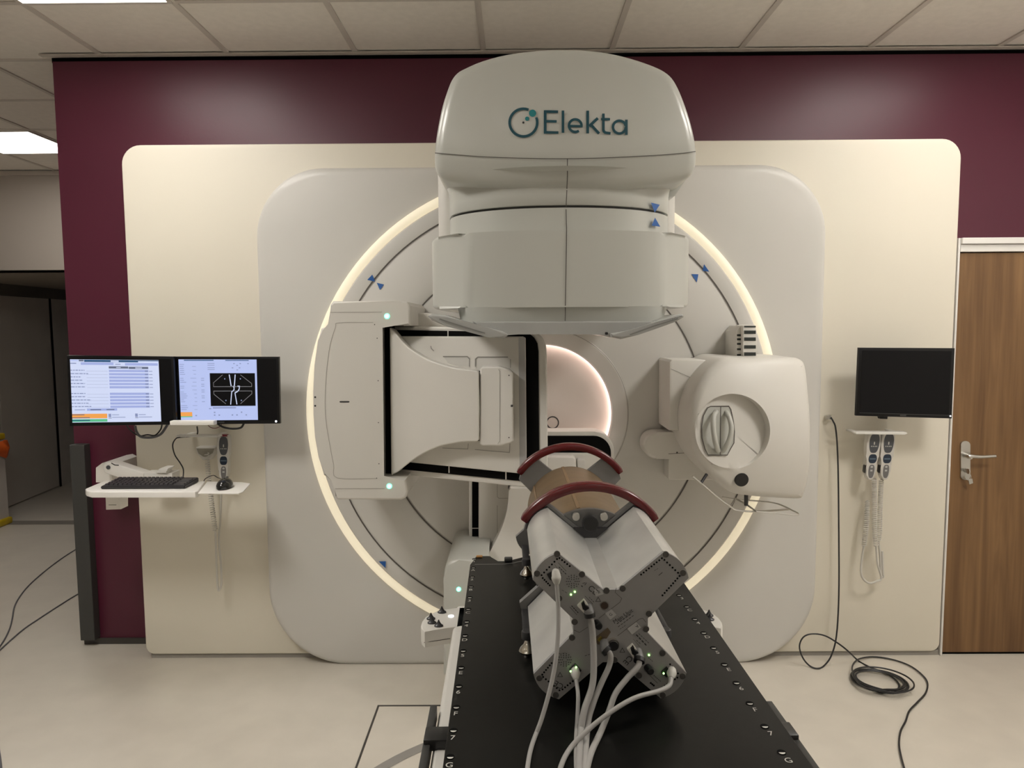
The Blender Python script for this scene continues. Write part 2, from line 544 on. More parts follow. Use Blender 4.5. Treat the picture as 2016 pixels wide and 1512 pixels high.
# end wall of the recess with a low lintel, soffit and angled doors beyond
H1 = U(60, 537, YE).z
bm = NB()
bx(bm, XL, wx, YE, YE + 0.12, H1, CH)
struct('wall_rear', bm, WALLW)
bm = NB(); bx(bm, XL, wx, YE - 0.02, YE, CH - 0.035, CH - 0.0005)
struct('trim_3', bm, mat('perimeter_trim', (0.50, 0.455, 0.41), 0.5))
A = UH(-160, 1075, 0); B = UH(15, 1001, 0); C_ = UH(117, 958, 0); D = UH(210, 919, 0)
DH = 1.83
dirv = (D - B).normalized(); nrm = Vector((dirv.y, -dirv.x, 0))
def leaf(bm, p, q, h0, h1, th=0.045, off=0.0):
    a = p + nrm * off; b = q + nrm * off
    c = b - nrm * th; d = a - nrm * th
    hexa(bm, [(v.x, v.y, h0) for v in (a, b, c, d)] + [(v.x, v.y, h1) for v in (a, b, c, d)])
    return bm
bm = leaf(NB(), B, C_, 0.012, DH)
door2 = struct('door_2', bm, GREYDOOR, label='grey door leaf in the passage behind the recess')
bm = leaf(NB(), C_ + dirv * 0.02, D, 0.0, DH, 0.06, 0.01)
struct('trim_4', bm, DOORFR)
bm = leaf(NB(), A, B - dirv * 0.02, 0.012, DH)
struct('door_3', bm, GREYDOOR, label='second grey door leaf at the left edge of the photo')
bm = leaf(NB(), B - dirv * 0.019, B - dirv * 0.001, 0.0, DH, 0.03, -0.02)
bx(bm, C_.x + 0.003, C_.x + 0.012, C_.y, C_.y + 0.02, 0, DH)
struct('trim_5', bm, GAP)
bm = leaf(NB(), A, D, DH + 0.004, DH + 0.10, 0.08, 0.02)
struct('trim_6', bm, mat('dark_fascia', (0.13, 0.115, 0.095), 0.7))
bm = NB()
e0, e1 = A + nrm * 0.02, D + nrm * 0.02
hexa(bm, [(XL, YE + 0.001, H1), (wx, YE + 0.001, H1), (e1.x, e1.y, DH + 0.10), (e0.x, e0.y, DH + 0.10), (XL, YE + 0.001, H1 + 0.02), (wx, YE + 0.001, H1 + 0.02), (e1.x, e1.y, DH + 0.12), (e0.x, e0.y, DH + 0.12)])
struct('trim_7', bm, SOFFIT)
bm = NB(); bx(bm, XL, wx - 0.02, UH(60, 1033, 0).y, UH(60, 1026, 0).y, 0, 0.004)
struct('trim_8', bm, FLOORD)
bm = NB(); bx(bm, wx, XR, WY - 0.012, WY, 0, 0.028)
struct('baseboard_front', bm, TRIMB)

# dark corner guard
gx0, gx1 = U(136, 876, WY - 0.05).x, U(165, 876, WY - 0.05).x
gtop = U(150, 876, WY - 0.05).z
bm = NB()
hx0 = wx + 0.0
bx(bm, gx0, gx1, WY - 0.05, WY - 0.001, 0.035, gtop, bev=0.003)
bx(bm, gx0, wx - 0.001, WY - 0.002, WY + 0.07, 0.035, gtop, bev=0.003)
struct('trim_9', bm, CHAR, label='charcoal corner guard on the left end of the aubergine wall')

# cream cladding panel
def flatY(Y): return lambda x, h: Y
bm = pxshell(NB(), rr(240, 281, 1891, 1293, (34, 34, 16, 16)), PY, flatY(PY), 0.006, WY - 0.0005, rings=2)
# follow the true verticals instead of the picture: rebuild from world limits
bm.free()
cx0, cx1 = U(263, 800, PY).x, U(1871, 800, PY).x
ch0, ch1 = 0.022, U(1066, 279, PY).z
bm = shell(NB(), rr(cx0, -ch1, cx1, -ch0, (0.085, 0.085, 0.04, 0.04)), flatY(PY), 0.006, WY - 0.0005, rings=2) if False else NB()
o2 = [(x, -y) for x, y in rr(cx0, -ch1, cx1, -ch0, (0.085, 0.085, 0.04, 0.04))]
shell(bm, o2, flatY(PY), 0.006, WY - 0.0005, rings=2)
panel = mk('wall_panel', bm, CREAM)
tag(panel, 'large cream cladding panel with rounded corners standing off the aubergine wall around the machine', 'wall panel')
bm = NB(); bx(bm, cx0 + 0.02, cx1, PY + 0.01, WY - 0.001, 0.0, 0.024)
struct('baseboard_right', bm, mat('grey_plinth', (0.33, 0.31, 0.28), 0.5))

# wooden door with frame, right
dx0 = U(1874, 900, PY).x
dtop = U(1960, 497, PY).z
ftop = U(1960, 468, PY).z
fx0 = U(1868.5, 900, PY).x
bm = NB(); bx(bm, dx0, XR - 0.002, PY + 0.012, PY + 0.055, 0.012, dtop, bev=0.002)
door = struct('door_1', bm, WOOD, label='walnut laminate door with steel lever handle at the right edge')
bm = NB()
bx(bm, fx0, dx0 - 0.003, PY, WY - 0.001, 0, ftop, bev=0.003)
bx(bm, dx0 - 0.002, XR - 0.002, PY, WY - 0.001, dtop + 0.004, ftop - 0.028, bev=0.002)
bx(bm, dx0 - 0.002, XR - 0.002, PY - 0.012, WY - 0.002, ftop - 0.027, ftop, bev=0.002)
struct('trim_10', bm, mat('white_door_frame', (0.78, 0.76, 0.73), 0.4))
bm = NB(); bx(bm, dx0, XR - 0.002, PY + 0.02, PY + 0.05, 0.0005, 0.011)
struct('trim_11', bm, GAP)
Yd = PY + 0.012
o = [U(x, y, Yd) for x, y in rr(1889.5, 868, 1908, 944, 8)]
bm = poly_prism(NB(), o, (0, -0.009, 0), bev=0.0)
hp = mk('handle_plate', bm, STEEL, door)
bm = NB()
a = U(1899, 896, Yd)
disc(bm, a + Vector((0, -0.008, 0)), (0, -1, 0), 0.012, 0.035)
lev = smooth_curve([a + Vector((0, -0.045, 0)), U(1910, 898, Yd - 0.048), U(1930, 899.5, Yd - 0.05), U(1960, 898, Yd - 0.048)], 5)
tube(bm, lev, [0.010 - 0.004 * i / len(lev) for i in range(len(lev))], 10)
mk('door_handle', bm, STEEL, door)
bm = NB()
a = U(1899, 925, Yd); disc(bm, a + Vector((0, -0.008, 0)), (0, -1, 0), 0.011, 0.006)
mk('keyhole', bm, STEEL, door)
# key and fob hanging in the lock
k0 = U(1901, 925, Yd - 0.02)
t = thing('key', 'steel key with a small fob hanging in the lock of the walnut door', 'key', k0)
bm = NB(); bx(bm, k0.x - 0.0015, k0.x + 0.0015, Yd - 0.04, Yd - 0.013, k0.z - 0.012, k0.z + 0.006)
disc(bm, (k0.x - 0.002, Yd - 0.04, k0.z - 0.003), (1, 0, 0), 0.012, 0.004, n=16)
mk('key_blade', bm, STEEL, t)
bm = NB()
c = U(1906, 938, Yd - 0.035)
tube(bm, [c + Vector((0.013 * cos(a), 0.004 * sin(a), 0.016 * sin(a))) for a in [2 * pi * k / 16 for k in range(17)]], 0.0015, 6)
poly_prism(bm, [c + Vector(v) for v in ((0, -0.003, -0.012), (0.018, -0.003, -0.010), (0.022, -0.003, -0.03), (0.006, -0.003, -0.036))], (0, 0.004, 0))
mk('key_fob', bm, STEEL, t)

# floor hatch lines and turntable ring
bm = NB()
hx0, hx1, hy = UH(745, 1390, 0).x, 0.85, UH(800, 1389.5, 0).y
bx(bm, hx0 - 0.004, hx0 + 0.004, 0.9, hy, 0, 0.0015)
bx(bm, hx0 - 0.004, hx1, hy - 0.004, hy + 0.004, 0, 0.0015)
bx(bm, hx1 - 0.004, hx1 + 0.004, 0.9, hy, 0, 0.0015)
bx(bm, hx0 - 0.004, hx1, 0.896, 0.904, 0, 0.0015)
struct('trim_12', bm, TRIMB)
bm = NB()
cxr, cyr = 0.142, 1.85
for k in range(96):
    a, b = 2 * pi * k / 96, 2 * pi * (k + 1) / 96
    f = bm.faces.new([bm.verts.new((cxr + r * cos(q), cyr + r * sin(q), 0.0018)) for r, q in ((0.79, a), (0.832, a), (0.832, b), (0.79, b))])
bmesh.ops.remove_doubles(bm, verts=bm.verts, dist=1e-5)
struct('trim_13', bm, FLOORRING)

# ceiling lights
def ceiling_light(x0, y0, label, w=0.585, d=0.582, group='recessed ceiling light panels', m=None):
    t = thing('ceiling_light', label, 'ceiling light', (x0 + w / 2, y0 + d / 2, CH - 0.001), group)
    bm = NB()
    for a in ((x0, x0 + w, y0, y0 + 0.016), (x0, x0 + w, y0 + d - 0.016, y0 + d), (x0, x0 + 0.016, y0 + 0.016, y0 + d - 0.016), (x0 + w - 0.016, x0 + w, y0 + 0.016, y0 + d - 0.016)):
        bx(bm, *a, CH - 0.006, CH - 0.0005)
    mk('light_frame', bm, GRIDM, t, smooth=False)
    bm = NB(); bx(bm, x0 + 0.016, x0 + w - 0.016, y0 + 0.016, y0 + d - 0.016, CH - 0.004, CH - 0.0006)
    mk('diffuser', bm, m or LIGHTM, t, smooth=False)
    return t
ceiling_light(GX[6] - 3 * 0.585 + 0.585 - 0.585, GY[14] + 0.0, 'bright square ceiling light panel in the recess left of the aubergine wall')
ceiling_light(GX[6], GY[10], 'bright ceiling light panel at the top left corner of the photo')
ceiling_light(GX[12], GY[10], 'bright ceiling light panel in front of the wooden door')
ceiling_light(GX[6], GY[8], 'added unseen ceiling light panel of the left row, level with the couch', m=LIGHTK)  # middle pair added out of view to brighten lower walls and floor
ceiling_light(GX[12], GY[8], 'added unseen ceiling light panel of the right row, level with the couch', m=LIGHTK)
DIM = 'dimmed square ceiling light panel outside the photo, behind the camera'
for x in (6, 8, 10, 12):
    for y in (6, 3):
        ceiling_light(GX[x], GY[y], DIM, m=LIGHTN)

# ================================================================== TREATMENT MACHINE
AXR = Matrix.Translation((0.175, 0, 0.045)) @ Matrix.Rotation(0.0179, 4, 'Z')   # the machine's own axis, a degree off the room's
def loc(bm):
    bmesh.ops.transform(bm, matrix=AXR, verts=bm.verts)
    return bm
def locd(bm):
    bmesh.ops.translate(bm, vec=(0, 0, -0.012), verts=bm.verts)
    return loc(bm)
mach = thing('linear_accelerator', 'large white radiotherapy machine with round glowing ring and overhanging treatment head', 'radiotherapy machine', (0.12, 3.12, 0))
FY = 3.135
x0, x1 = U(515, 800, FY).x, U(1618, 800, FY).x
h0, h1 = U(1068, 1309, FY).z, U(1068, 326, FY).z
o2 = [(x, -y) for x, y in rr(x0, -h1, x1, -h0, (0.30, 0.30, 0.36, 0.36), 16)]
cF = ((x0 + x1) / 2, (h0 + h1) / 2)
def yfF(x, h):
    r = max(abs((x - cF[0]) / ((x1 - x0) / 2)), abs((h - cF[1]) / ((h1 - h0) / 2)))
    return FY + 0.0 * r
bm = shell(NB(), densify(o2, 0.12), yfF, 0.022, PY - 0.001, rings=2)
mk('front_cover', bm, PANELW, mach)
DC = U(1067, 814, 3.12)        # drum axis
def lath(prof, n=96, c=DC, caps=False):
    return lathe(NB(), (c.x, 0, c.z), (0, 1, 0), prof, n, caps=caps)
R1 = 1.046
ring = lath([(3.134, R1), (3.122, R1 - 0.002), (3.118, R1 - 0.010), (3.116, R1 - 0.02), (3.118, R1 - 0.032), (3.124, R1 - 0.04), (3.134, R1 - 0.042)], 128)
mk('ring_light', ring, RINGL, mach)
RD = R1 - 0.045
bm = lath([(3.136, RD), (3.108, RD), (3.102, RD - 0.006), (3.100, RD - 0.02), (3.097, 0.945), (3.099, 0.935), (3.097, 0.925), (3.085, 0.84), (3.080, 0.76), (3.084, 0.712), (3.088, 0.703), (3.084, 0.695), (3.08, 0.5), (3.08, 0.378), (3.076, 0.370), (3.083, 0.340), (3.092, 0.309), (3.098, 0.304), (3.105, 0.304), (3.106, 0.3185), (3.135, 0.3185)], 128)
drum = mk('gantry_drum', bm, PANELW, mach, angle=25)
bm = lath([(3.1285, 0.3184), (3.1285, 0.0)], 96)
mk('bore_cover', bm, PINKL, mach, smooth=False)
bm = lath([(3.1075, 0.3182), (3.109, 0.3165), (3.126, 0.3165), (3.128, 0.3182)], 96)
mk('bore_light', bm, BOREL, mach)
def drumline(bm, r, Y, w, a0=0, a1=2 * pi, n=128):
    full = a1 - a0 > 6.28
    P = circ(DC.x, DC.z, r, n, a0, a1)
    return band(bm, P, w, lambda x, h: (x, Y, h), closed=full)
bm = drumline(NB(), 0.935, 3.0955, 0.0065)
drumline(bm, 0.703, 3.0825, 0.0065)
mk('groove', bm, SEAM, mach, smooth=False)
bm = drumline(NB(), 0.374, 3.0745, 0.0025)
mk('bore_seam', bm, SOFTSEAM, mach, smooth=False)
bm = band(NB(), circ(1088, 832, 11.5, 24), 2.4, lambda x, y: U(x, y, 3.127), closed=True)
mk('bore_mark', bm, CHAR, mach, smooth=False)
bm = band(NB(), [(1360, 704.5), (1449, 705)], 2.2, lambda x, y: U(x, y, 3.076))
mk('cover_seam', bm, SEAM, mach, smooth=False)
def drum_y(x, h):
    r = sqrt((x - DC.x) ** 2 + (h - DC.z) ** 2)
    if r > 0.93: return 3.096
    if r > 0.76: return 3.080 + (r - 0.76) / 0.17 * 0.017
    return 3.079
def tri(px, yf, off=0.002):
    bm = NB(); flat(bm, px, lambda x, y: onsurf(x, y, yf, off))
    return mk('arrow_marker', bm, BLUE, mach, smooth=False)
for t3 in (((723, 551), (733, 540.6), (738.4, 554.5)), ((741.6, 556.7), (756, 560), (748, 571)), ((1386, 520), (1383.3, 533), (1396.5, 535)), ((1361, 539.5), (1375, 540), (1372, 556)), ((745.6, 1105.4), (759.6, 1105), (759, 1118.5))):
    tri(t3, drum_y, 0.004)

# ---- treatment head
head_px = [(1112, 98), (1060, 99.5), (1000, 107), (950, 120), (915, 135), (900, 144), (889, 158), (880, 180), (871, 208), (864, 240), (858.5, 272), (856, 300), (855.5, 318), (858, 335), (866, 348), (880, 356), (905, 361), (960, 369), (1030, 376), (1112, 379), (1195, 376), (1270, 369), (1320, 361), (1345, 355), (1358, 348), (1367, 334), (1370, 316), (1370, 297), (1366, 268), (1357.5, 234), (1346, 200), (1335, 174), (1323, 154), (1308, 141), (1288, 131), (1255, 119), (1210, 107), (1160, 99.5)]
SH = 2.02
def hseam(x):
    d = (x - 0.142) / 0.37
    return SH + 0.035 * d * d
def yf_head(x, h):
    d = (x - 0.142) / 0.37
    s = h - hseam(x)
    y = 1.965 + 0.06 * d * d
    if s > 0: y += 0.36 * s * s
    else: y += 3.2 * s * s
    return y
ol = []
for x, y in smooth_curve([(a, b) for a, b in head_px], 3, closed=True):
    p = onsurf(x, y, yf_head, -0.018)
    ol.append((p.x, p.z))
def shell_split():
    return shell(NB(), ol, yf_head, 0.026, 2.95, rings=26, seg=5, center=(0.142, SH + 0.06))
head = mk('head_cover', shell_split(), WHITE, mach, angle=60)
def S(x, y, off=0.0025): return onsurf(x, y, yf_head, off)
bm = band(NB(), smooth_curve([(856.5, 301), (890, 304), (950, 308.5), (1030, 311.5), (1112, 312.5), (1200, 310.5), (1290, 306), (1345, 301.5), (1369.5, 298)], 8), 1.5, S)
band(bm, [(1117, 313), (1117, 345), (1116, 372)], 1.6, S)
mk('cover_seam', bm, SEAM, mach, smooth=False)
def prism_h(bm, plan, z0, z1, bev=0.0, seg=3):
    """plan: half outline (x>=0) from the front centre to the back, mirrored; vertical prism"""
    full = [(-x, y) for x, y in reversed(plan[1:])] + list(plan)
    pts = [(x, y, z0) for x, y in full]
    v0 = [bm.verts.new(p) for p in pts]
    v1 = [bm.verts.new((x, y, z1)) for x, y in full]
    n = len(v0)
    f0 = bm.faces.new(list(reversed(v0))); f1 = bm.faces.new(v1)
    for i in range(n):
        bm.faces.new((v0[i], v0[(i + 1) % n], v1[(i + 1) % n], v1[i]))
    if bev:
        es = list(set(f0.edges) | set(f1.edges))
        bmesh.ops.bevel(bm, geom=es, offset=bev, segments=seg, affect='EDGES', profile=0.5)
    return bm
cv = [tuple(p) for p in smooth_curve([(0, 1.972), (0.10, 1.977), (0.20, 1.998), (0.283, 2.030)], 5)]
bm = prism_h(NB(), cv + [(0.292, 2.045), (0.362, 2.112), (0.378, 2.13), (0.386, 2.165), (0.384, 2.6)], 1.562, 1.772, bev=0.014)
mk('lower_head', locd(bm), WHITE, mach, angle=30)
nv = [tuple(p) for p in smooth_curve([(0, 2.005), (0.10, 2.015), (0.20, 2.05), (0.28, 2.11), (0.325, 2.18), (0.338, 2.26)], 5)]
bm = prism_h(NB(), nv + [(0.338, 2.6)], 1.75, 1.8375, bev=0.003)
mk('head_collar', locd(bm), WHITE, mach, angle=50)
gv = [(x * 0.98, y + 0.007) for x, y in nv]
bm = prism_h(NB(), gv + [(0.331, 2.6)], 1.835, 1.848)
mk('collar_groove', locd(bm), CHAR, mach, angle=50)
bm = NB()
full = [(-x, y) for x, y in reversed(nv[1:])] + nv
full = [(-0.338, 2.6)] + full + [(0.338, 2.6)]
rings_ = []
for z, k in ((1.8445, 0.0), (1.8475, -0.003), (1.875, -0.003), (1.905, -0.006), (1.925, -0.02), (1.94, -0.05)):
    rings_.append([bm.verts.new((x * (1 - k * 0.5), y + (k if y < 2.5 else 0), z)) for x, y in full])
for a, b in zip(rings_, rings_[1:]):
    for i in range(len(full)):
        bm.faces.new((a[i], a[(i + 1) % len(full)], b[(i + 1) % len(full)], b[i]))
bm.faces.new(rings_[0]); bm.faces.new(rings_[-1])
mk('head_neck', locd(bm), WHITE, mach, angle=50)
bm = NB(); bx(bm, -0.378, 0.378, 2.28, 3.1, 1.55, 2.04, bev=0.03, seg=3)
mk('gantry_arm', loc(bm), SATIN, mach)
bm = poly_prism(NB(), [U(x, y, 2.22) for x, y in ((1316, 352), (1350, 348), (1350, 354), (1328, 386), (1316, 388))], (0, 0.2, 0))
mk('head_cheek', bm, WHITE, mach)
def head_low(x, h): return 1.972 + 0.045 * ((x - 0.141) / 0.283) ** 2
def nk(x, h):
    d = abs(x - 0.139)
    xs = [p[0] for p in nv]; 
    for (a, ya), (b, yb) in zip(nv, nv[1:]):
        if a <= d <= b: return ya + (yb - ya) * (d - a) / (b - a)
    return nv[-1][1]
bm = band(NB(), [(1115.5, 455), (1114.5, 520), (1113, 602)], 1.8, lambda x, y: onsurf(x, y, head_low, 0.002))
band(bm, [(1114.5, 412), (1115, 440), (1115.5, 447)], 1.6, lambda x, y: onsurf(x, y, nk, 0.002))
band(bm, [(1116, 374), (1115.6, 384), (1115.2, 392)], 1.8, lambda x, y: onsurf(x, y, nk, 0.05))
band(bm, [(1115.2, 391), (1114.8, 399), (1114.5, 407)], 1.8, lambda x, y: onsurf(x, y, nk, 0.012))
band(bm, [(1115.5, 446), (1115.5, 452), (1115.5, 456)], 1.7, lambda x, y: onsurf(x, y, head_low, 0.004))
band(bm, [(1113, 602), (1113, 620), (1112.5, 632)], 1.6, lambda x, y: onsurf(x, y, head_low, -0.008))
mk('head_seam', bm, SEAM, mach, smooth=False)
for t3 in (((1281.6, 398.8), (1299, 403), (1289, 418.8)), ((1289.6, 428.3), (1283, 444), (1300, 446.4))):
    tri(t3, nk, 0.008)
# lower collar, accessory holder and touch-guard wings
bm = NB()
def taper(plan, z0, s0, z1, s1, dy=0.0):
    full = [(-x, y) for x, y in reversed(plan[1:])] + list(plan)
    a = [bm.verts.new((x * s0, 2.3 + (y - 2.3) * s0 + dy, z0)) for x, y in full]
    b = [bm.verts.new((x * s1, 2.3 + (y - 2.3) * s1, z1)) for x, y in full]
    n = len(a)
    for i in range(n): bm.faces.new((a[i], a[(i + 1) % n], b[(i + 1) % n], b[i]))
    bm.faces.new(a); bm.faces.new(b)
cp = [tuple(p) for p in smooth_curve([(0, 1.985), (0.12, 1.988), (0.22, 1.998), (0.275, 2.03), (0.305, 2.09), (0.31, 2.2)], 5)] + [(0.31, 2.6)]
taper(cp, 1.514, 0.965, 1.564, 1.0)
mk('nose_collar', locd(bm), WHITE, mach, angle=50)
bm = NB(); taper(cp, 1.498, 0.86, 1.515, 0.955)
mk('nose_cone', locd(bm), CLEARG, mach, angle=50)
bm = poly_prism(NB(), [U(x, y, 1.96) for x, y in ((930, 633), (1300, 632), (1285, 645), (1262, 652), (1240, 663), (1200, 664), (1180, 659), (1165, 655.5), (1020, 655.5), (1000, 660), (985, 664), (962, 660), (945, 648))], (0, 0.3, 0), bev=0.004)
mk('accessory_holder', bm, CLEARG, mach)
for nm, P in (('l', ((842, 622), (850, 618), (875, 620), (905, 630), (955, 643), (990, 652), (1002, 659), (990, 667), (960, 664), (912, 651), (880, 643), (850, 631))), ('r', ((1202, 656), (1240, 650), (1280, 637), (1330, 620), (1345, 618), (1347, 624), (1330, 634), (1290, 648), (1255, 660), (1222, 668), (1204, 664)))):
    bm = poly_prism(NB(), [U(x, y, 1.93) for x, y in P], (0, 0.22, 0), bev=0.006, seg=3)
    w = mk('touch_guard', bm, CLEARG, mach)
    bm = NB()
    q = [(865, 628), (905, 641), (955, 656)] if nm == 'l' else [(1335, 627), (1290, 641), (1240, 659)]
    band(bm, q, 2.5, lambda x, y: U(x, y, 1.927))
    mk('guard_slot', bm, mat('guard_shadow_slot', (0.20, 0.20, 0.19), 0.4), w, smooth=False)
bm = NB(); flat(bm, rr(1191, 654, 1197, 659, 1.5, 3), lambda x, y: U(x, y, 1.957))
mk('sensor_window', bm, BLACK, mach, smooth=False)

# ---- maker's lettering on the head
bm = NB()
ring_pts = circ(1030.5, 241.3, 27.2, 60, radians(-22), radians(292))
band(bm, ring_pts, 5.2, S)
def stroke(pts, w=5.4): band(bm, pts, w, S)
bl = 260.5
stroke([(1073.3, 217), (1073.3, 263.2)]); stroke([(1073.3, 219.5), (1098.8, 220)], 5.2); stroke([(1073.3, 238.6), (1096, 239)], 5.0); stroke([(1073.3, 260.4), (1099.5, 261)], 5.2)
stroke([(1108.3, 217.5), (1108.3, 261.5)], 5.2)
stroke(circ(1132.5, 247.3, 12.4, 30, radians(55), radians(360)), 5.0); stroke([(1121, 248), (1147.2, 248.6)], 4.6)
stroke([(1157, 217.8), (1157, 262.6)], 5.4); stroke([(1177, 232.5), (1160, 248.5)], 5.4); stroke([(1163, 245), (1179.5, 263)], 5.4)
stroke([(1188, 223.5), (1188, 255)] + circ(1194.5, 255, 6.5, 8, pi, pi / 2)[1:] + [(1202, 262.6)], 5.2); stroke([(1183.5, 234.5), (1201, 234.8)], 4.8)
stroke(circ(1219.5, 250.2, 12.6, 30, 0, 2 * pi), 5.0); stroke([(1233.2, 235.5), (1233.2, 265.5)], 5.2)
mk('maker_lettering', bm, TEALD, mach, smooth=False)
bm = NB()
flat(bm, circ(1048.5, 222.8, 7.2), lambda x, y: S(x, y, 0.003)); flat(bm, circ(1037.8, 233.6, 4.2), S)
mk('maker_emblem_dots', bm, TEALL, mach, smooth=False)
bm = flat(NB(), circ(1030.3, 241.3, 2.3, 10), S)
mk('maker_emblem_dot', bm, CHAR, mach, smooth=False)

# ---- X-ray imaging panel folded at the left
XK0 = U(760, 790, 2.80); XK1 = U(1075, 790, 2.50)
mK = (XK1.y - XK0.y) / (XK1.x - XK0.x)
def fK(x, h): return XK0.y + (x - XK0.x) * mK
def lay(o): return lambda x, h: fK(x, h) - o
def kshell(name, px, off, bev, backoff, m, rings=3, center=None, step=None, parent=mach, angle=38):
    yf = lay(off)
    pts = densify(px, step) if step else px
    o = []
    for x, y in pts:
        p = onsurf(x, y, yf, 0); o.append((p.x, p.z))
    c = None
    if center:
        q = onsurf(center[0], center[1], yf, 0); c = (q.x, q.z)
    return mk(name, shell(NB(), o, yf, bev, lay(backoff), flatfront=True), m, parent, angle=angle)
HK = 2.64
hous = [(655, 593), (785, 592), (800, 594), (807, 602), (808, 641), (749, 641), (752, 941), (799, 943), (803, 968), (799, 980), (790, 984.5), (664, 984), (659, 978), (656, 943), (637, 936), (627, 900), (620, 860), (617, 815), (616.5, 770), (619, 720), (626, 670), (632, 647), (650, 641), (650, 600)]
bm = poly_prism(NB(), [U(x, y, HK) for x, y in hous], (0, 3.09 - HK, 0), bev=0.008, seg=3)
hk = mk('detector_housing', bm, SATIN, mach)
def HF(x, y): return U(x, y, HK - 0.001)
bm = band(NB(), [(650, 615), (752, 614.5)], 0.9, HF)
band(bm, smooth_curve([(735, 635), (668, 635.5), (660, 645), (648, 690), (641, 760), (641, 820), (650, 880), (657, 915), (664, 941), (742, 942)], 4), 0.8, HF)
band(bm, [(660, 962), (757, 962)], 0.8, HF)
mk('housing_seam', bm, SOFTSEAM, hk, smooth=False)
bm = flat(NB(), rr(668.5, 789.5, 688, 792.7, 1.5, 3), HF)
mk('housing_slot', bm, CHAR, hk, smooth=False)
for c in ((620.5, 782), (620.5, 799)):
    mk('housing_hole', flat(NB(), circ(*c, 2.0, 10), HF), CHAR, hk, smooth=False)
for c in ((737.5, 639), (742.5, 666), (744.5, 749.5), (745, 832), (746, 913), (741.5, 941.5)):
    mk('housing_screw', flat(NB(), circ(*c, 1.1, 8), HF), CHAR, hk, smooth=False)
def led(px, py, Y, r, parent, m1=GREENL, m2=GREENC):
    c = U(px, py, Y)
    bm = disc(NB(), c, (0, -1, 0), r, 0.002, n=20)
    a = mk('indicator_light', bm, m1, parent)
    bm = disc(NB(), c + Vector((0, -0.002, 0)), (0, -1, 0), r * 0.6, 0.0015, n=16)
    mk('indicator_core', bm, m2, parent)
led(762, 622.5, HK, 0.0095, hk); led(766.5, 957, HK, 0.0095, hk)
bm = poly_prism(NB(), [U(x, y, 2.86) for x, y in ((800, 617), (840, 616), (940, 640), (1000, 652), (1000, 660), (790, 660))], (0, 0.2, 0), bev=0.006)
mk('detector_bracket', bm, SATIN, mach)
sl = kshell('detector_frame', [(752, 642), (900, 643.5), (1045, 651.5), (1058, 655), (1068, 664), (1075, 678), (1077, 700), (1079, 964), (752, 931)], 0.0, 0.008, -0.07, SATIN, 2)
kshell('detector_face', [(750, 649), (1030, 654), (1044, 658), (1052, 665), (1058, 676), (1060, 692), (1062, 951), (750, 920)], 0.006, 0.002, -0.001, GAP, 2)
kshell('detector_plate', [(760, 662), (1030, 662.5), (1035, 666), (1037, 934), (760, 906)], 0.030, 0.006, 0.0061, SATIN, 2)
for a in (((882, 649), (882, 663)), ((997, 653), (997, 662.5)), ((884, 916), (884, 931)), ((996, 928), (996, 944))):
    bm = band(NB(), a, 2.2, lambda x, y: onsurf(x, y, lay(0.0085), 0))
    mk('frame_spacer', bm, SATIN, mach, smooth=False)
kshell('plate_side', [(1021, 664), (1034, 664), (1036, 933), (1023, 931)], 0.032, 0.0008, 0.0301, mat('plate_bevel_shade', (0.42, 0.42, 0.42), 0.4), 2)  # bevel shading put into the grey of this strip
for px4 in (((873, 702), (921, 702), (924, 705), (924, 721), (905, 722), (882, 714)), ((936, 706), (940, 702.5), (1001, 703), (1005, 707), (1005, 730), (936, 730))):
    kshell('plate_pocket', list(px4), 0.0312, 0.0005, 0.0301, PANELW, 2)
bm = band(NB(), ((872, 702), (920, 702), (924, 706)), 2.2, lambda x, y: onsurf(x, y, lay(0.0325), 0))  # shade along the pocket rims drawn as thin dark lines
mk('pocket_shade', bm, mat('pocket_shadow_line', (0.26, 0.25, 0.23), 0.6), mach, smooth=False)
bm = NB()
for a in (((936, 722), (936, 707), (941, 703), (1000, 703)),):
    band(bm, a, 2.2, lambda x, y: onsurf(x, y, lay(0.0325), 0))
for a in (((871, 882), (921, 884), (922, 873)), ((935, 885), (1003, 891), (1004, 873)), ((1005, 707), (1005, 724)), ((924, 706), (924, 722))):
    band(bm, a, 1.0, lambda x, y: onsurf(x, y, lay(0.0325), 0))
band(bm, [(848, 681), (849, 686), (854, 691)], 1.6, lambda x, y: onsurf(x, y, lay(0.0325), 0))
mk('pocket_shade', bm, mat('pocket_shadow_line', (0.26, 0.25, 0.23), 0.6), mach, smooth=False)
fun = smooth_curve([(767, 646), (775, 651), (788, 667), (804, 684), (825, 698), (848, 710), (875, 719), (900, 725), (939, 729.5)], 2) + smooth_curve([(943, 734), (944, 800), (943.5, 866)], 3) + smooth_curve([(938, 869.5), (912, 870), (892, 873), (868, 878), (848, 886), (822, 900), (800, 916), (784, 929), (770, 935)], 2)
kshell('detector_arm_cover', [tuple(p) for p in fun], 0.105, 0.005, 0.0301, SATIN, 8, angle=60)
kshell('arm_gap', [(939, 731), (948, 731), (948, 868), (939, 868)], 0.06, 0.002, 0.0301, GAP, 2)
bxk = kshell('detector_motor_box', [(945, 727), (950, 722.5), (982, 721), (1002, 727), (1010, 734), (1011, 868), (1004, 873), (985, 878), (950, 878), (944, 873)], 0.095, 0.006, 0.0301, SATIN, 4)
bm = NB()
kb = lambda x, y: onsurf(x, y, lay(0.0965), 0)
band(bm, [(981, 727), (984, 731), (984, 868), (980, 874)], 0.9, kb)
mk('box_seam', bm, SOFTSEAM, bxk, smooth=False)
mk('box_sensor', flat(NB(), [(1005.5, 797), (1010, 796.5), (1010, 801), (1005.5, 801.5)], kb), CHAR, bxk, smooth=False)
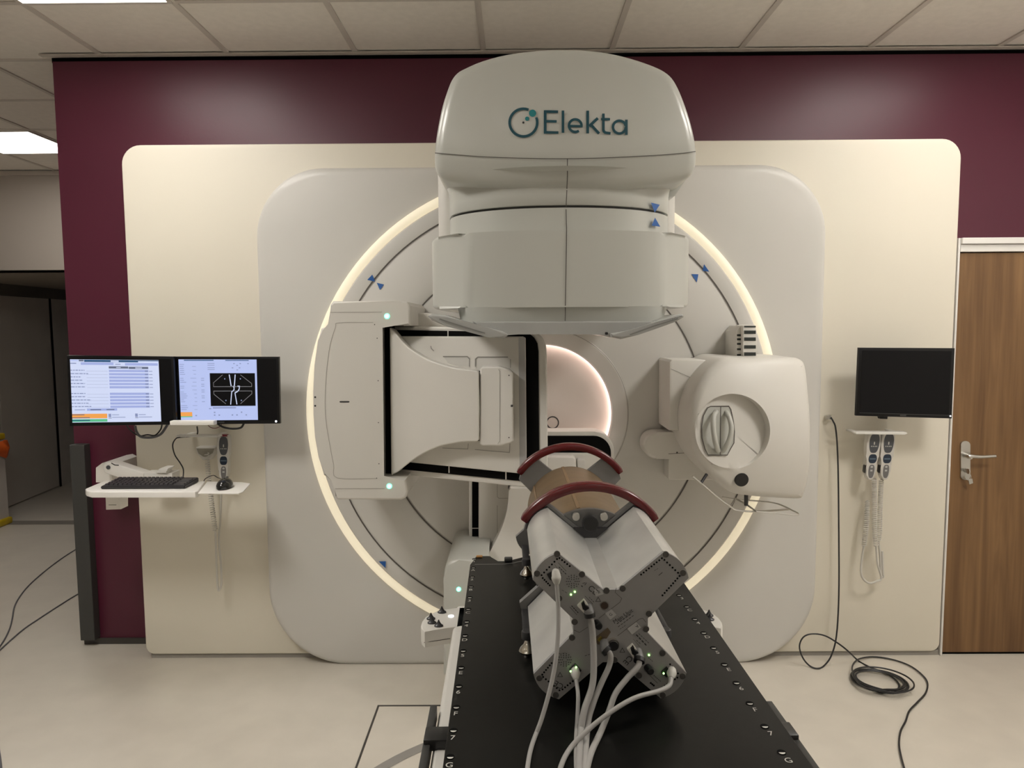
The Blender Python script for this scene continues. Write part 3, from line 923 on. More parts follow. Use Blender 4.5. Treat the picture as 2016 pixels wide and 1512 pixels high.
for c in (739, 861.5):
    mk('box_screw', flat(NB(), circ(1002, c, 1.3, 8), kb), CHAR, bxk, smooth=False)
# deep black gap between housing and arm cover
bm = poly_prism(NB(), [U(x, y, 2.72) for x, y in ((748, 641), (772, 641), (772, 940), (751, 940))], (0, 0.3, 0))
mk('housing_recess', bm, GAP, mach, smooth=False)

# ---- portal imaging panel folded upright below
MY = 2.97
def mpr(name, px, Y, back, m, bev=0.004, parent=mach, seg=2):
    return mk(name, poly_prism(NB(), [U(x, y, Y) for x, y in px], (0, back - Y, 0), bev=bev, seg=seg), m, parent)
mpr('portal_frame', [(923, 850), (1160, 850)] + rr(1100, 850, 1209, 1330, (1, 38, 1, 1), 8)[9:18] + [(1209, 1300), (923, 1300)], MY, 3.078, SATIN)
mpr('portal_face', [(929.5, 858), (1150, 858)] + rr(1100, 858, 1203, 1330, (1, 34, 1, 1), 8)[9:18] + [(1203, 1290), (929.5, 1290)], MY - 0.003, MY, GAP, bev=0.0)
mpr('portal_plate', rr(942, 893, 1188, 1285, 4, 3), MY - 0.025, MY - 0.003, SATIN)
MF = lambda x, y: U(x, y, MY - 0.0262)
bm = band(NB(), [(979, 949), (979, 978), (982, 981), (1001, 981)], 0.9, MF)
band(bm, [(979, 995), (979, 1073), (942, 1073)], 0.9, MF)
mk('plate_seam', bm, SOFTSEAM, mach, smooth=False)
bm = NB()
band(bm, [(929.5, 1040), (942.5, 1040)], 1.6, lambda x, y: U(x, y, MY - 0.0045))
mk('frame_spacer', bm, SATIN, mach, smooth=False)
fm = smooth_curve([(1006, 957.5), (1002, 962), (1001, 975), (999, 1000), (992, 1027), (982, 1053), (968, 1080), (950, 1112), (934, 1145), (918, 1200)], 3)
fr = [(2132 - p[0], p[1]) for p in reversed(fm)]
mpr('portal_arm_cover', [tuple(p) for p in fm] + [(p[0], p[1]) for p in fr], MY - 0.115, MY - 0.025, SATIN, bev=0.010, seg=3)
mpr('portal_arm_gap', [(1003, 952), (1008, 949.5), (1130, 949.5), (1130, 962), (1000, 962)], MY - 0.09, MY - 0.025, CHAR, bev=0)
mpr('portal_motor_box', [(1000, 950), (1006, 947), (1006, 906), (1012, 900), (1128, 900), (1134, 905), (1135, 950)], MY - 0.105, MY - 0.025, SATIN, bev=0.006)
mpr('portal_connector', rr(1137, 905, 1152, 925, 3, 3), MY - 0.07, MY - 0.025, PANELW, bev=0.003)
HB = 2.66
mpr('portal_housing', [(873, 1140), (875, 1122), (880, 1111), (888, 1105), (903, 1102.5), (960, 1102.5), (960, 1330), (873, 1330)], HB, 3.07, WHITE, bev=0.012, seg=4)
led(903, 1160, HB, 0.0085, mach)

# ---- X-ray source folded at the right
SC = U(1441, 850, 2.66)
src_px = [(1418, 707), (1436, 703.5), (1480, 705), (1520, 704), (1558, 703.5), (1572, 706), (1582, 714), (1587, 735), (1590, 765), (1594, 810), (1595.5, 850), (1595, 890), (1591, 935), (1585, 962), (1579, 977), (1571, 982), (1540, 981), (1500, 978.5), (1466, 975), (1440, 970), (1412, 950), (1385, 922), (1367, 893), (1357, 862), (1353.5, 830), (1357, 800), (1366, 771), (1380, 745), (1398, 722)]
def yS(x, h):
    dx = x - SC.x; dh = h - SC.z
    y = 2.645 + 0.12 * dx * dx / 0.09 * 0.5 + 0.05 * dh * dh / 0.06
    if dx > 0.2: y += 0.9 * (dx - 0.2) ** 2
    if dx < -0.1: y += 2.0 * (dx + 0.1) ** 2
    return y
ol = []
for p in smooth_curve(src_px, 3, closed=True):
    q = onsurf(p[0], p[1], yS, -0.02); ol.append((q.x, q.z))
bm = NB()
n = len(ol)
rd = 76 * 2.64 / F_PX
area = sum(ol[i][0] * ol[(i + 1) % n][1] - ol[(i + 1) % n][0] * ol[i][1] for i in range(n)); sg = 1 if area > 0 else -1
nor = []
for i in range(n):
    a, b = ol[i - 1], ol[(i + 1) % n]; tx, ty = b[0] - a[0], b[1] - a[1]; L = sqrt(tx * tx + ty * ty)
    nor.append((-ty / L * sg, tx / L * sg))
R = [[(x, 3.07, h) for x, h in ol], [(x, yS(x, h) + 0.03, h) for x, h in ol]]
for k in range(1, 6):
    a = k / 5 * pi / 2; d = 0.03 * (1 - cos(a))
    R.append([(x + q[0] * d, yS(x + q[0] * d, h + q[1] * d) + 0.03 * (1 - sin(a)), h + q[1] * d) for (x, h), q in zip(ol, nor)])
lastr = [(p[0], p[2]) for p in R[-1]]
cir = []
for x, h in lastr:
    a = atan2(h - SC.z, x - SC.x); cir.append((SC.x + rd * cos(a), SC.z + rd * sin(a)))
for k in range(1, 6):
    s = k / 5
    R.append([(x + (c[0] - x) * s, yS(x + (c[0] - x) * s, h + (c[1] - h) * s), h + (c[1] - h) * s) for (x, h), c in zip(lastr, cir)])
for s in (0.97, 0.8, 0.6, 0.4, 0.2):
    rg = []
    for c in cir:
        x = SC.x + (c[0] - SC.x) * s; h = SC.z + (c[1] - SC.z) * s
        dep = 0.030 + 0.16 * (x - SC.x) + 0.13 * (h - SC.z)
        rg.append((x, 2.648 + max(0.002, dep), h))
    R.append(rg)
V = [[bm.verts.new(p) for p in ring] for ring in R]
for a, b in zip(V, V[1:]):
    for i in range(n): bm.faces.new((a[i], a[(i + 1) % n], b[(i + 1) % n], b[i]))
c = bm.verts.new((SC.x, 2.678, SC.z))
for i in range(n): bm.faces.new((V[-1][i], V[-1][(i + 1) % n], c))
bm.faces.new(V[0])
src = mk('xray_source', bm, SATIN, mach, angle=40)
def yR(x, h): return 2.648 + max(0.002, 0.030 + 0.16 * (x - SC.x) + 0.13 * (h - SC.z))
hexp = [(1399, 800), (1435, 800), (1439, 806), (1444, 830), (1446, 850), (1445, 872), (1438, 884), (1432, 896), (1394, 896), (1388, 884), (1382, 862), (1381.5, 840), (1385, 818), (1393, 803)]
bm = NB()
o_ = [onsurf(x, y, yR, 0.003) for x, y in hexp]
shell(bm, [(p.x, p.z) for p in o_], lambda x, h: yR(x, h) - 0.004, 0.002, lambda x, h: yR(x, h) + 0.004, rings=3)
mk('handle_plate', bm, WHITE, src)
bm = band(NB(), hexp, 1.8, lambda x, y: onsurf(x, y, yR, 0.0055), closed=True)
band(bm, [(1419, 801), (1418, 895)], 1.6, lambda x, y: onsurf(x, y, yR, 0.0055))
mk('plate_outline', bm, SEAM, src, smooth=False)
for pts in (((1410, 811), (1405, 822), (1404.5, 845), (1408, 868), (1414, 888)), ((1430, 812), (1437, 826), (1440, 846), (1435, 868), (1425, 886))):
    bm = NB()
    pp = smooth_curve([(x, y) for x, y in pts], 5)
    P3 = []
    for i, p in enumerate(pp):
        t = i / (len(pp) - 1)
        P3.append(onsurf(p[0], p[1], yR, 0.006 + 0.036 * sin(pi * t) ** 0.6 if 0 < t < 1 else 0.004))
    tube(bm, P3, 0.0095, 10)
    mk('handle', bm, WHITE, src)
c = onsurf(1459, 943, yS, 0)
mk('lens_cap', disc(NB(), c + Vector((0, 0.014, 0)), (0.05, -1, -0.12), 0.0265, 0.022, n=32, bev=0.002), BLACK, src)
mpr('source_bracket', [(1318, 713), (1323, 708.5), (1389, 709), (1418, 718), (1418, 849), (1318, 847.5)], 2.86, 3.078, SATIN, bev=0.006)
bm = band(NB(), [(1320, 726), (1348, 738), (1384, 754)], 0.9, lambda x, y: U(x, y, 2.858))
mk('bracket_seam', bm, SOFTSEAM, mach, smooth=False)
mpr('source_arm', rr(1267, 851, 1420, 904, (26, 2, 2, 26), 8), 2.98, 3.078, SATIN, bev=0.012, seg=3)
mpr('source_arm_plate', rr(1316, 891, 1410, 945, 3, 3), 2.99, 3.078, SATIN, bev=0.004)
bm = band(NB(), [(1316, 893.5), (1362, 891)], 1.0, lambda x, y: U(x, y, 2.9795)); flat(bm, circ(1333, 891, 1.9, 8), lambda x, y: U(x, y, 2.979))
mk('arm_seam', bm, SEAM, mach, smooth=False)
vn = mpr('cooling_vent', [(1449, 652), (1458, 641), (1463, 647), (1463, 705), (1449, 705)], 2.93, 3.078, SATIN, bev=0.002)
mpr('cooling_vent', [(1463, 641), (1486, 639), (1490, 652), (1490, 690), (1488, 706), (1463, 706)], 2.90, 3.078, SATIN, bev=0.002)
for y in (643, 654, 667.6, 683, 697):
    bm = flat(NB(), [(1465, y - (3.3 if y > 650 else 1.6)), (1488, y - (3.3 if y > 650 else 1.6)), (1488, y + (3.3 if y > 650 else 1.6)), (1465, y + (3.3 if y > 650 else 1.6))], lambda x, yy: U(x, yy, 2.898))
    mk('vent_slot', bm, VENTD, mach, smooth=False)
for y in (660, 668, 677, 687.6, 699):
    bm = flat(NB(), [(1451, y - 2), (1460, y - 2), (1460, y + 2), (1451, y + 2)], lambda x, yy: U(x, yy, 2.928))
    mk('vent_slot', bm, VENTD, mach, smooth=False)
bm = NB()
W3 = lambda P, Y=2.66: [U(x, y, Y + d) for x, y, d in P]
tube(bm, smooth_curve(W3([(1363, 938, 0), (1380, 951, 0), (1413.7, 980, 0), (1438.7, 998, 0), (1450, 1004, 0), (1488.7, 1007, 0.02), (1553, 1003, 0.2)]), 5), 0.0042, 8)
tube(bm, smooth_curve(W3([(1422, 979, 0.25), (1449, 983, 0.25), (1507, 988, 0.25), (1534, 993, 0.22), (1560, 1005, 0.1), (1572, 1011.5, 0.02), (1563, 1013.5, 0), (1525, 1010, 0), (1488.7, 1007, 0)]), 5), 0.0032, 8)
tube(bm, W3([(1447, 981, 0.22), (1468, 992, 0.1), (1489, 1007, 0.0)]), 0.0035, 8)
tube(bm, W3([(1447, 982, 0.22), (1437, 999, 0.0)]), 0.003, 8)
gw = mk('touch_guard_wire', bm, STEEL, mach)
mk('guard_post', tube(NB(), W3([(1391, 934, 0.03), (1380, 951, 0)]), 0.006, 10), DKMETAL, mach)
mk('guard_post', tube(NB(), [U(1469, 968, 2.74), U(1469, 995, 2.74)], 0.008, 10), DKMETAL, mach)

# ================================================================== TREATMENT COUCH
TH = 0.865
AXI = AXR.inverted()
couch = thing('treatment_couch', 'treatment couch with long black carbon top on a white base, running towards the camera', 'treatment couch', (0.15, 1.0, 0))
half = 0.267
plan = [(-half, 0.25), (-half, 1.853), (-0.255, 1.925), (-0.2255, 1.927), (-0.214, 1.925), (-0.196, 1.875), (-0.166, 1.875), (-0.102, 1.932), (0.102, 1.932), (0.166, 1.875), (0.196, 1.875), (0.214, 1.925), (0.2255, 1.927), (0.255, 1.925), (half, 1.853), (half, 0.25)]
bm = poly_prism(NB(), [(x, y, TH) for x, y in plan], (0, 0, -0.045), bev=0.004)
top = mk('tabletop', loc(bm), CARBON, couch)
def TL(x, y): return AXR @ Vector((x, y, TH + 0.0006))
bm = band(NB(), [(-0.255, 1.853), (-0.180, 1.853), (-0.155, 1.860), (-0.105, 1.893)], 0.0022, TL)
mk('top_seam', bm, mat('pale_edge', (0.30, 0.30, 0.29), 0.4), top, smooth=False)
bm = NB(); bx(bm, -0.176, -0.154, 1.870, 1.888, TH, TH + 0.010, bev=0.003)
mk('index_peg', loc(bm), CHAR, top)
bm = NB(); bx(bm, -0.253, -0.236, 1.908, 1.921, TH, TH + 0.004, bev=0.001)
mk('latch', loc(bm), mat('amber_latch', (0.45, 0.24, 0.08), 0.4), top)
LET = ['G', '7', 'F', '6', 'E', '5', 'D', '4', 'C', '3', 'B', '2', 'A', '1']
for sx, xh, xl in ((-1, -0.2575, -0.2575), (1, 0.2345, 0.2365)):
    bm = NB()
    for k, s in enumerate(LET):
        y = 1.005 + 0.0686 * k
        text_into(bm, s, AXR @ Vector((xl, y - 0.0205, TH + 0.0008)), AXR.to_3x3() @ Vector((1, 0, 0)), (0, 1, 0), 0.0165)
        h = NB()
        disc(h, (xh, y, TH + 0.0004), (0, 0, 1), 0.0066, 0.0004, n=18)
        ho = mk('index_hole', loc(h), GAP, top, smooth=False)
        h = NB()
        pts = [(xh + 0.0048 * cos(a), y - 0.0012 + 0.0042 * sin(a), TH + 0.0010) for a in [pi + pi * q / 8 for q in range(9)]]
        h.faces.new([h.verts.new(AXR @ Vector(p)) for p in pts])
        mk('hole_edge', h, LETTER, ho, smooth=False)
    mk('index_lettering', bm, LETTER, top, smooth=False)
bm = NB()
bx(bm, -0.297, 0.297, 0.05, 1.735, 0.66, 0.803, bev=0.010, seg=3)
mk('couch_carriage', loc(bm), SATIN, couch)
bm = NB()
bx(bm, -0.22, 0.22, 0.10, 1.35, 0.10, 0.665, bev=0.03, seg=3)
mk('couch_pedestal', loc(bm), SATIN, couch)
bm = NB(); bx(bm, -0.30, 0.30, -0.1, 1.55, -0.043, 0.11, bev=0.02, seg=3)
mk('couch_foot', loc(bm), SATIN, couch)
bm = NB(); bx(bm, -0.24, 0.24, 0.27, 1.69, 0.80, 0.822)
mk('top_support', loc(bm), BLACK, couch)
for s in (-1, 1):
    bm = NB(); a, b = sorted((s * 0.300, s * 0.3125)); bx(bm, a, b, 0.30, 1.246, 0.785, 0.812, bev=0.0015)
    mk('side_rail', loc(bm), CHAR, couch)
    bm = NB(); a, b = sorted((s * 0.262, s * 0.3115)); bx(bm, a, b, 1.123, 1.164, 0.800, 0.820, bev=0.002)
    mk('rail_clamp', loc(bm), BLACK, couch)
pad_px = [(925, 1195), (900, 1197), (877, 1200), (860, 1203), (849, 1207.5), (838, 1214), (831, 1223), (828.6, 1231), (830, 1238), (836, 1243.5), (860, 1239.5), (886, 1235.5), (925, 1231)]
knobs = [(870, 1206), (848.5, 1219), (850.5, 1227), (863.7, 1233)]
def mirror(v):
    q = AXI @ Vector(v); return AXR @ Vector((-q.x - 0.038, q.y, q.z))
for s in (0, 1):
    mf = (lambda v: v) if s == 0 else mirror
    PHH = 0.848
    pts = [mf(UH(x, y, PHH)) for x, y in pad_px]
    bm = poly_prism(NB(), pts, (0, 0, -0.038), bev=0.003)
    pad = mk('control_pad', bm, SATIN, couch)
    bm = NB()
    ps = [mf(UH(x, y, PHH) + Vector((0, -0.0008, -0.026))) for x, y in ((834.5, 1243), (860, 1239.5), (886, 1235.5))]
    tube(bm, ps, 0.0008, 5)
    mk('pad_seam', bm, SEAM, pad, smooth=False)
    for kx, ky in knobs:
        c = mf(UH(kx, ky, PHH))
        bm = lathe(NB(), c, (0, 0, 1), [(0, 0.0105), (0.003, 0.0105), (0.005, 0.007), (0.010, 0.0035), (0.0155, 0.0012), (0.016, 0)], 12)
        for v in bm.verts:
            v.co.y = c.y + (v.co.y - c.y) * 0.7
        mk('joystick', bm, DKMETAL, pad)
    c = mf(UH(888, 1213.5, PHH))
    mk('pad_light', disc(NB(), c, (0, 0, 1), 0.0065, 0.0015, n=20), WHITEL, pad)

# ================================================================== PHANTOM
ph = thing('dosimetry_phantom', 'cross-shaped aluminium measuring phantom with tan cylinder and two dark red handles on the couch', 'phantom', (0.152, 1.45, TH + 0.045))
HC = 1.002
def ploc(bm):
    for v in bm.verts: v.co.z += 0.017 * (v.co.y - 1.15)
    return loc(bm)
def lobes(spec, notch=0.062, cn=0.0125):
    """spec: per quadrant lobe (angle centre deg, tip radius, half angle deg) going round from UR"""
    pts = []
    for q, (ac, r, ha) in enumerate(spec):
        # chamfer point before lobe (from the side at angle q*90)
        a0 = q * pi / 2
        d0 = Vector((cos(a0), sin(a0))); t0 = Vector((-sin(a0), cos(a0)))
        pts.append(d0 * notch + t0 * cn)
        for k in range(9):
            a = radians(ac - ha + 2 * ha * k / 8)
            pts.append(Vector((cos(a), sin(a))) * (r + 0.006 * (1 - (k / 4 - 1) ** 2)))
        a1 = a0 + pi / 2
        d1 = Vector((cos(a1), sin(a1))); t1 = Vector((sin(a1), -cos(a1)))
        pts.append(d1 * notch + t1 * cn)
    return pts
XS = [(43.5, 0.1520, 11.6), (136.5, 0.1520, 11.6), (224, 0.1520, 11.6), (315.5, 0.1520, 11.6)]
XF = [(43.5, 0.1560, 13.5), (136.5, 0.1560, 13.5), (219, 0.164, 11), (321, 0.164, 11)]
def xprism(pts, y0, y1, bev=0.0):
    return ploc(poly_prism(NB(), [(p.x, y0, HC + p.y) for p in pts], (0, y1 - y0, 0), bev=bev, seg=2))
mk('aluminium_housing', xprism(lobes(XS), 1.150, 1.418), ALU, ph, angle=30)
plate = mk('end_plate', xprism(lobes(XS), 1.143, 1.1495), ALUF, ph, angle=30)
mk('gasket', xprism([p * 1.012 for p in lobes(XS)], 1.4182, 1.424), BLACK, ph)
fl = mk('near_flange', xprism(lobes(XF, 0.073), 1.4242, 1.440), FLANGE, ph, angle=30)
bm = ploc(disc(NB(), (0, 1.4302, HC), (0, 1, 0), 0.1175, 0.012, n=64))
mk('flange_disc', bm, FLANGE, ph)
bm = ploc(disc(NB(), (0, 1.4425, HC), (0, 1, 0), 0.113, 0.418, n=96, bev=0.002))
cyl = mk('phantom_cylinder', bm, TAN, ph)
for a in (100, 148):
    bm = NB(); a = radians(a); r = 0.1133
    bx(bm, -0.0035, 0.0035, 1.46, 1.86, -0.0008, 0.0008)
    bmesh.ops.transform(bm, matrix=Matrix.Translation((r * cos(a), 0, HC + r * sin(a))) @ Matrix.Rotation(pi / 2 - a, 4, 'Y'), verts=bm.verts)
    mk('cylinder_mark', ploc(bm), mat('grey_brown_line', (0.11, 0.085, 0.055) if a > 2 else (0.20, 0.13, 0.07), 0.5), cyl, smooth=False)
mk('far_flange', xprism(lobes(XF, 0.073), 1.8605, 1.875), FLANGE, ph, angle=30)
def handle(y0, name):
    bm = NB()
    sec = [(s_ * 0.85, t_) for s_, t_ in ((-0.010, -0.012), (-0.007, -0.014), (0.007, -0.014), (0.010, -0.011), (0.011, 0), (0.010, 0.011), (0.007, 0.014), (-0.007, 0.014), (-0.010, 0.012))]
    rings = []
    N = 40
    A = radians(55)
    for k in range(N + 1):
        a = pi / 2 + A - 2 * A * k / N
        sc = 0.82 if k in (0, N) else 1.0
        rings.append([bm.verts.new(((0.1650 + s * sc) * cos(a), y0 + t * sc, HC + (0.1650 + s * sc) * sin(a))) for s, t in sec])
    for p, q in zip(rings, rings[1:]):
        for k in range(len(sec)):
            bm.faces.new((p[k], p[(k + 1) % len(sec)], q[(k + 1) % len(sec)], q[k]))
    bm.faces.new(rings[0]); bm.faces.new(rings[-1])
    return mk(name, ploc(bm), RED, ph, angle=50)
handle(1.4335, 'carrying_handle'); handle(1.867, 'carrying_handle')
# level vial and screws in the upper notch
yN = 1.4242
bm = NB()
oc = [(-0.041, 0.062), (-0.044, 0.074), (-0.037, 0.082), (0.037, 0.082), (0.044, 0.074), (0.041, 0.062), (0.018, 0.040), (-0.018, 0.040)]
poly_prism(bm, [(x * 0.9, 1.4155, HC + y) for x, y in oc], (0, 0.009, 0), bev=0.001)
vp = mk('vial_plate', ploc(bm), DKMETAL, ph)
c = onsurf(1161.5, 1029, lambda x, h: 1.4155)
bm = disc(NB(), c, (0, -1, 0), 0.0165, 0.010, n=28, bev=0.003)
mk('vial_knob', bm, BLACK, ph)
for x in (1134, 1188):
    c = U(x, 1016, 1.4295)
    bm = disc(NB(), c, (0, -1, 0), 0.0088, 0.008, n=20, bev=0.002)
    mk('flange_screw', bm, STEEL, ph)
for s in (-1, 1):
    for y in (1.32, 1.74):
        cx, hz = s * (0.133 if y < 1.5 else 0.121), 0.905
        bm = disc(NB(), (cx, y, 0.902), (0, 0, 1), 0.011, 0.016, n=18, bev=0.003)
        bx(bm, cx - 0.008, cx + 0.008, y, y + 0.115, 0.903, 0.917, bev=0.001)
        mk('foot_bracket', loc(bm), DKMETAL, ph)
        bm = lathe(NB(), (cx, y, TH + 0.0005), (0, 0, 1), [(0, 0.006), (0.006, 0.007), (0.008, 0.013), (0.013, 0.0165), (0.020, 0.013), (0.026, 0.007), (0.034, 0.0045), (0.040, 0.0045)], 24)
        mk('levelling_foot', loc(bm), CHROME, ph)

# details on the end plate
def plane_y(y0): return lambda x, h: y0 + 0.0179 * (x - (0.175 - 0.0179 * y0))
yp = plane_y(1.143)
def PL(off=0.0006): return lambda x, y: onsurf(980 + x * 0.2381, 1040 + y * 0.2381, yp, off)
scr = [(490, 212), (695, 380), (898, 515), (1032, 497), (1388, 215), (1530, 368), (1250, 705), (1225, 832), (1362, 1030), (1527, 1222), (1363, 1378), (1167, 1217), (965, 1087), (480, 1378), (343, 1237), (614, 903), (635, 773), (325, 372), (508, 578)]
for x, y in scr:
    c = PL(0)(x, y)
    sc_ = mk('screw', disc(NB(), c, (0, -1, 0), 0.0052, 0.0018, n=20, bev=0.0006), SCREWM, plate)
bm = NB()
for c in scr: band(bm, circ(c[0], c[1], 26, 20), 3.5, PL(0.0010), closed=True)
mk('screw_rims', bm, STEEL, plate, smooth=False)
def holes(bm, a, b, n):
    for k in range(n):
        t = k / (n - 1)
        flat(bm, circ(a[0] + (b[0] - a[0]) * t, a[1] + (b[1] - a[1]) * t, 8.2, 10), PL(0.0008))
bm = NB()
for a, b, n in (((1185, 383), (1357, 248), 9), ((1378, 262), (1490, 368), 6), ((1503, 395), (1362, 555), 9), ((595, 313), (510, 247), 5), ((490, 255), (362, 388), 7), ((372, 412), (430, 472), 5), ((445, 1115), (368, 1210), 6), ((375, 1230), (510, 1340), 7), ((535, 1332), (620, 1265), 5), ((1425, 1125), (1490, 1200), 5), ((1485, 1235), (1340, 1330), 8), ((1265, 1280), (1290, 1300), 3)):
    holes(bm, a, b, n)
mk('vent_holes', bm, GAP, plate, smooth=False)
bm = flat(NB(), circ(882, 640, 30, 20), PL(0.0009))
mk('access_hole', bm, mat('bronze_recess', (0.09, 0.065, 0.05), 0.4, metal=0.5), plate, smooth=False)
bm = band(NB(), circ(882, 640, 35, 24), 6, PL(0.0010), closed=True)
mk('hole_rim', bm, STEEL, plate, smooth=False)
bm = NB()
for P in (((980, 492), (970, 530), (1025, 580), (1010, 612), (835, 745)), ((630, 842), (675, 862), (745, 818)), ((990, 890), (1170, 752), (1200, 745), (1225, 778))):
    band(bm, P, 3.5, PL(0.0010))
mk('plate_joints', bm, SEAM, plate, smooth=False)
def sticker(q, s, tpos, ang, size, m=STICKER):
    bm = flat(NB(), q, PL(0.0012))
    st = mk('sticker', bm, m, plate, smooth=False)
    if s:
        bm = NB()
        o = PL(0.0018)(*tpos)
        a = radians(ang)
        text_into(bm, s, o, (cos(a), 0, sin(a)), (-sin(a), 0, cos(a)), size)
        mk('sticker_letter', bm, INK, st, smooth=False)
sticker([(795, 510), (855, 490), (875, 545), (812, 565)], 'B', (836, 528), 15, 0.007)
sticker([(888, 703), (938, 668), (982, 715), (930, 757)], 'G', (935, 714), 35, 0.007)
sticker([(1070, 830), (1143, 775), (1185, 820), (1110, 880)], 'A', (1152, 810), -130, 0.007)
bm = flat(NB(), [(798, 908), (908, 822), (935, 858), (905, 905), (870, 958), (825, 962)], PL(0.0012))
mk('label_window', bm, mat('tan_recess', (0.13, 0.095, 0.06), 0.5), plate, smooth=False)
sticker([(822, 920), (850, 892), (870, 908), (842, 942)], None, None, 0, 0, YELST)
def ptext(bm, s, x, y, ang, size):
    a = radians(ang); text_into(bm, s, PL(0.0011)(x, y), (cos(a), 0, sin(a)), (-sin(a), 0, cos(a)), size)
bm = NB()
ptext(bm, 'Main Unit', 1035, 728, 34, 0.0095)
ptext(bm, 'CE', 785, 512, -42, 0.014); ptext(bm, 'CE', 505, 1295, 150, 0.014); ptext(bm, 'CE', 1075, 1090, -132, 0.014)
def dashes(bm, a, b, n, w=5, duty=0.7):
    for k in range(n):
        t0 = k / n; t1 = (k + duty) / n
        band(bm, [(a[0] + (b[0] - a[0]) * t0, a[1] + (b[1] - a[1]) * t0), (a[0] + (b[0] - a[0]) * t1, a[1] + (b[1] - a[1]) * t1)], w, PL(0.0011))
for a, b, n, w in (((470, 300), (520, 370), 1, 2), ((500, 285), (595, 385), 1, 3), ((505, 320), (570, 385), 4, 6), ((500, 345), (530, 380), 3, 4), ((560, 1030), (480, 1040), 1, 2),
                   ((985, 790), (1105, 705), 5, 6), ((995, 815), (1130, 715), 6, 4), ((1010, 835), (1060, 800), 3, 3), ((1145, 880), (1235, 975), 4, 9), ((1165, 870), (1255, 955), 5, 4), ((1145, 925), (1185, 960), 2, 4), ((1120, 915), (1200, 1010), 1, 2),
                   ((595, 650), (680, 745), 1, 3), ((610, 640), (670, 705), 4, 7), ((720, 560), (815, 655), 1, 3), ((755, 570), (800, 615), 3, 4), ((1255, 1215), (1350, 1310), 1, 3), ((1290, 1215), (1350, 1270), 5, 5), ((1245, 1070), (1285, 1105), 3, 4),
                   ((690, 475), (708, 487), 1, 8), ((700, 455), (735, 450), 1, 4), ((735, 450), (712, 480), 1, 4), ((1330, 390), (1375, 355), 1, 5), ((1295, 350), (1330, 330), 2, 3), ((720, 1055), (770, 1040), 2, 4), ((530, 510), (580, 540), 2, 3)):
    dashes(bm, a, b, n, w)
for cx, cy in ((620, 440), (555, 1088)):
    for r, n in ((20, 6), (36, 10), (52, 14)):
        for k in range(n):
            a = 2 * pi * k / n
            band(bm, [(cx + (r - 5) * cos(a), cy + (r - 5) * sin(a)), (cx + (r + 5) * cos(a), cy + (r + 5) * sin(a))], 6, PL(0.0011))
for cx, cy in ((830, 590), (515, 1212), (1030, 1010)):
    band(bm, [(cx - 20, cy + 15), (cx + 20, cy + 15), (cx, cy - 20)], 4, PL(0.0011), closed=True)
mk('plate_printing', bm, INK, plate, smooth=False)
for x, y in ((637, 525), (605, 548), (455, 363), (645, 1133), (600, 1168), (1250, 1048), (1365, 1185)):
    c = PL(0.001)(x, y)
    if (x, y) in ((455, 363), (645, 1133), (600, 1168), (1365, 1185)): c = c + Vector((0, -0.006, 0))
    mk('status_light', disc(NB(), c, (0, -1, 0), 0.0016, 0.001, n=10), mat('lime_light', (0.3, 0.9, 0.2), 0.3, emis=2.5, ecol=(0.42, 1.0, 0.25)), plate)
for q in (((655, 630), (710, 575), (765, 650), (715, 692)), ((1065, 985), (1110, 945), (1172, 1025), (1125, 1070))):
    m4 = [PL(0)(*p) for p in q]
    bm = poly_prism(NB(), m4, (0, -0.008, 0), bev=0.001)
    pw = mk('socket_block', bm, mat('socket_reflection_white', (0.93, 0.91, 0.84), 0.3), plate)  # reflection on the bright metal put into a near-white colour
    cx, cy = sum(p[0] for p in q) / 4, sum(p[1] for p in q) / 4
    bm = poly_prism(NB(), [PL(0.009)(cx + a, cy + b) for a, b in ((-22, -18), (0, -42), (12, -8), (42, 10), (22, 38), (-12, 22))], (0, -0.006, 0))
    mk('socket_latch', bm, BLACK, pw)
for cx, cy in ((815, 782), (1237, 1150)):
    c = PL(0)(cx, cy)
    mk('locking_knob', disc(NB(), c, (0.2, -1, 0), 0.0062, 0.016, n=16, bev=0.002), BLACK, plate)
c = PL(0)(950, 950)
mk('spare_socket', disc(NB(), c, (0, -1, 0), 0.0098, 0.008, n=24), CHROME, plate)
mk('socket_cap', disc(NB(), c + Vector((0, -0.008, 0)), (0, -1, 0), 0.0078, 0.004, n=24), BLACK, plate)
for P in (((405, 375), (455, 350), (505, 405), (480, 440), (430, 420)), ((590, 1165), (640, 1115), (690, 1170), (650, 1200)), ((1350, 1185), (1395, 1140), (1440, 1190), (1390, 1225))):
    bm = poly_prism(NB(), [PL(0)(*p) for p in P], (0, -0.004, 0))
    mk('network_port', bm, BLACK, plate)
# marks on the housing
bm = NB()
led_c = onsurf(1053, 1091, lambda x, h: 1.24)

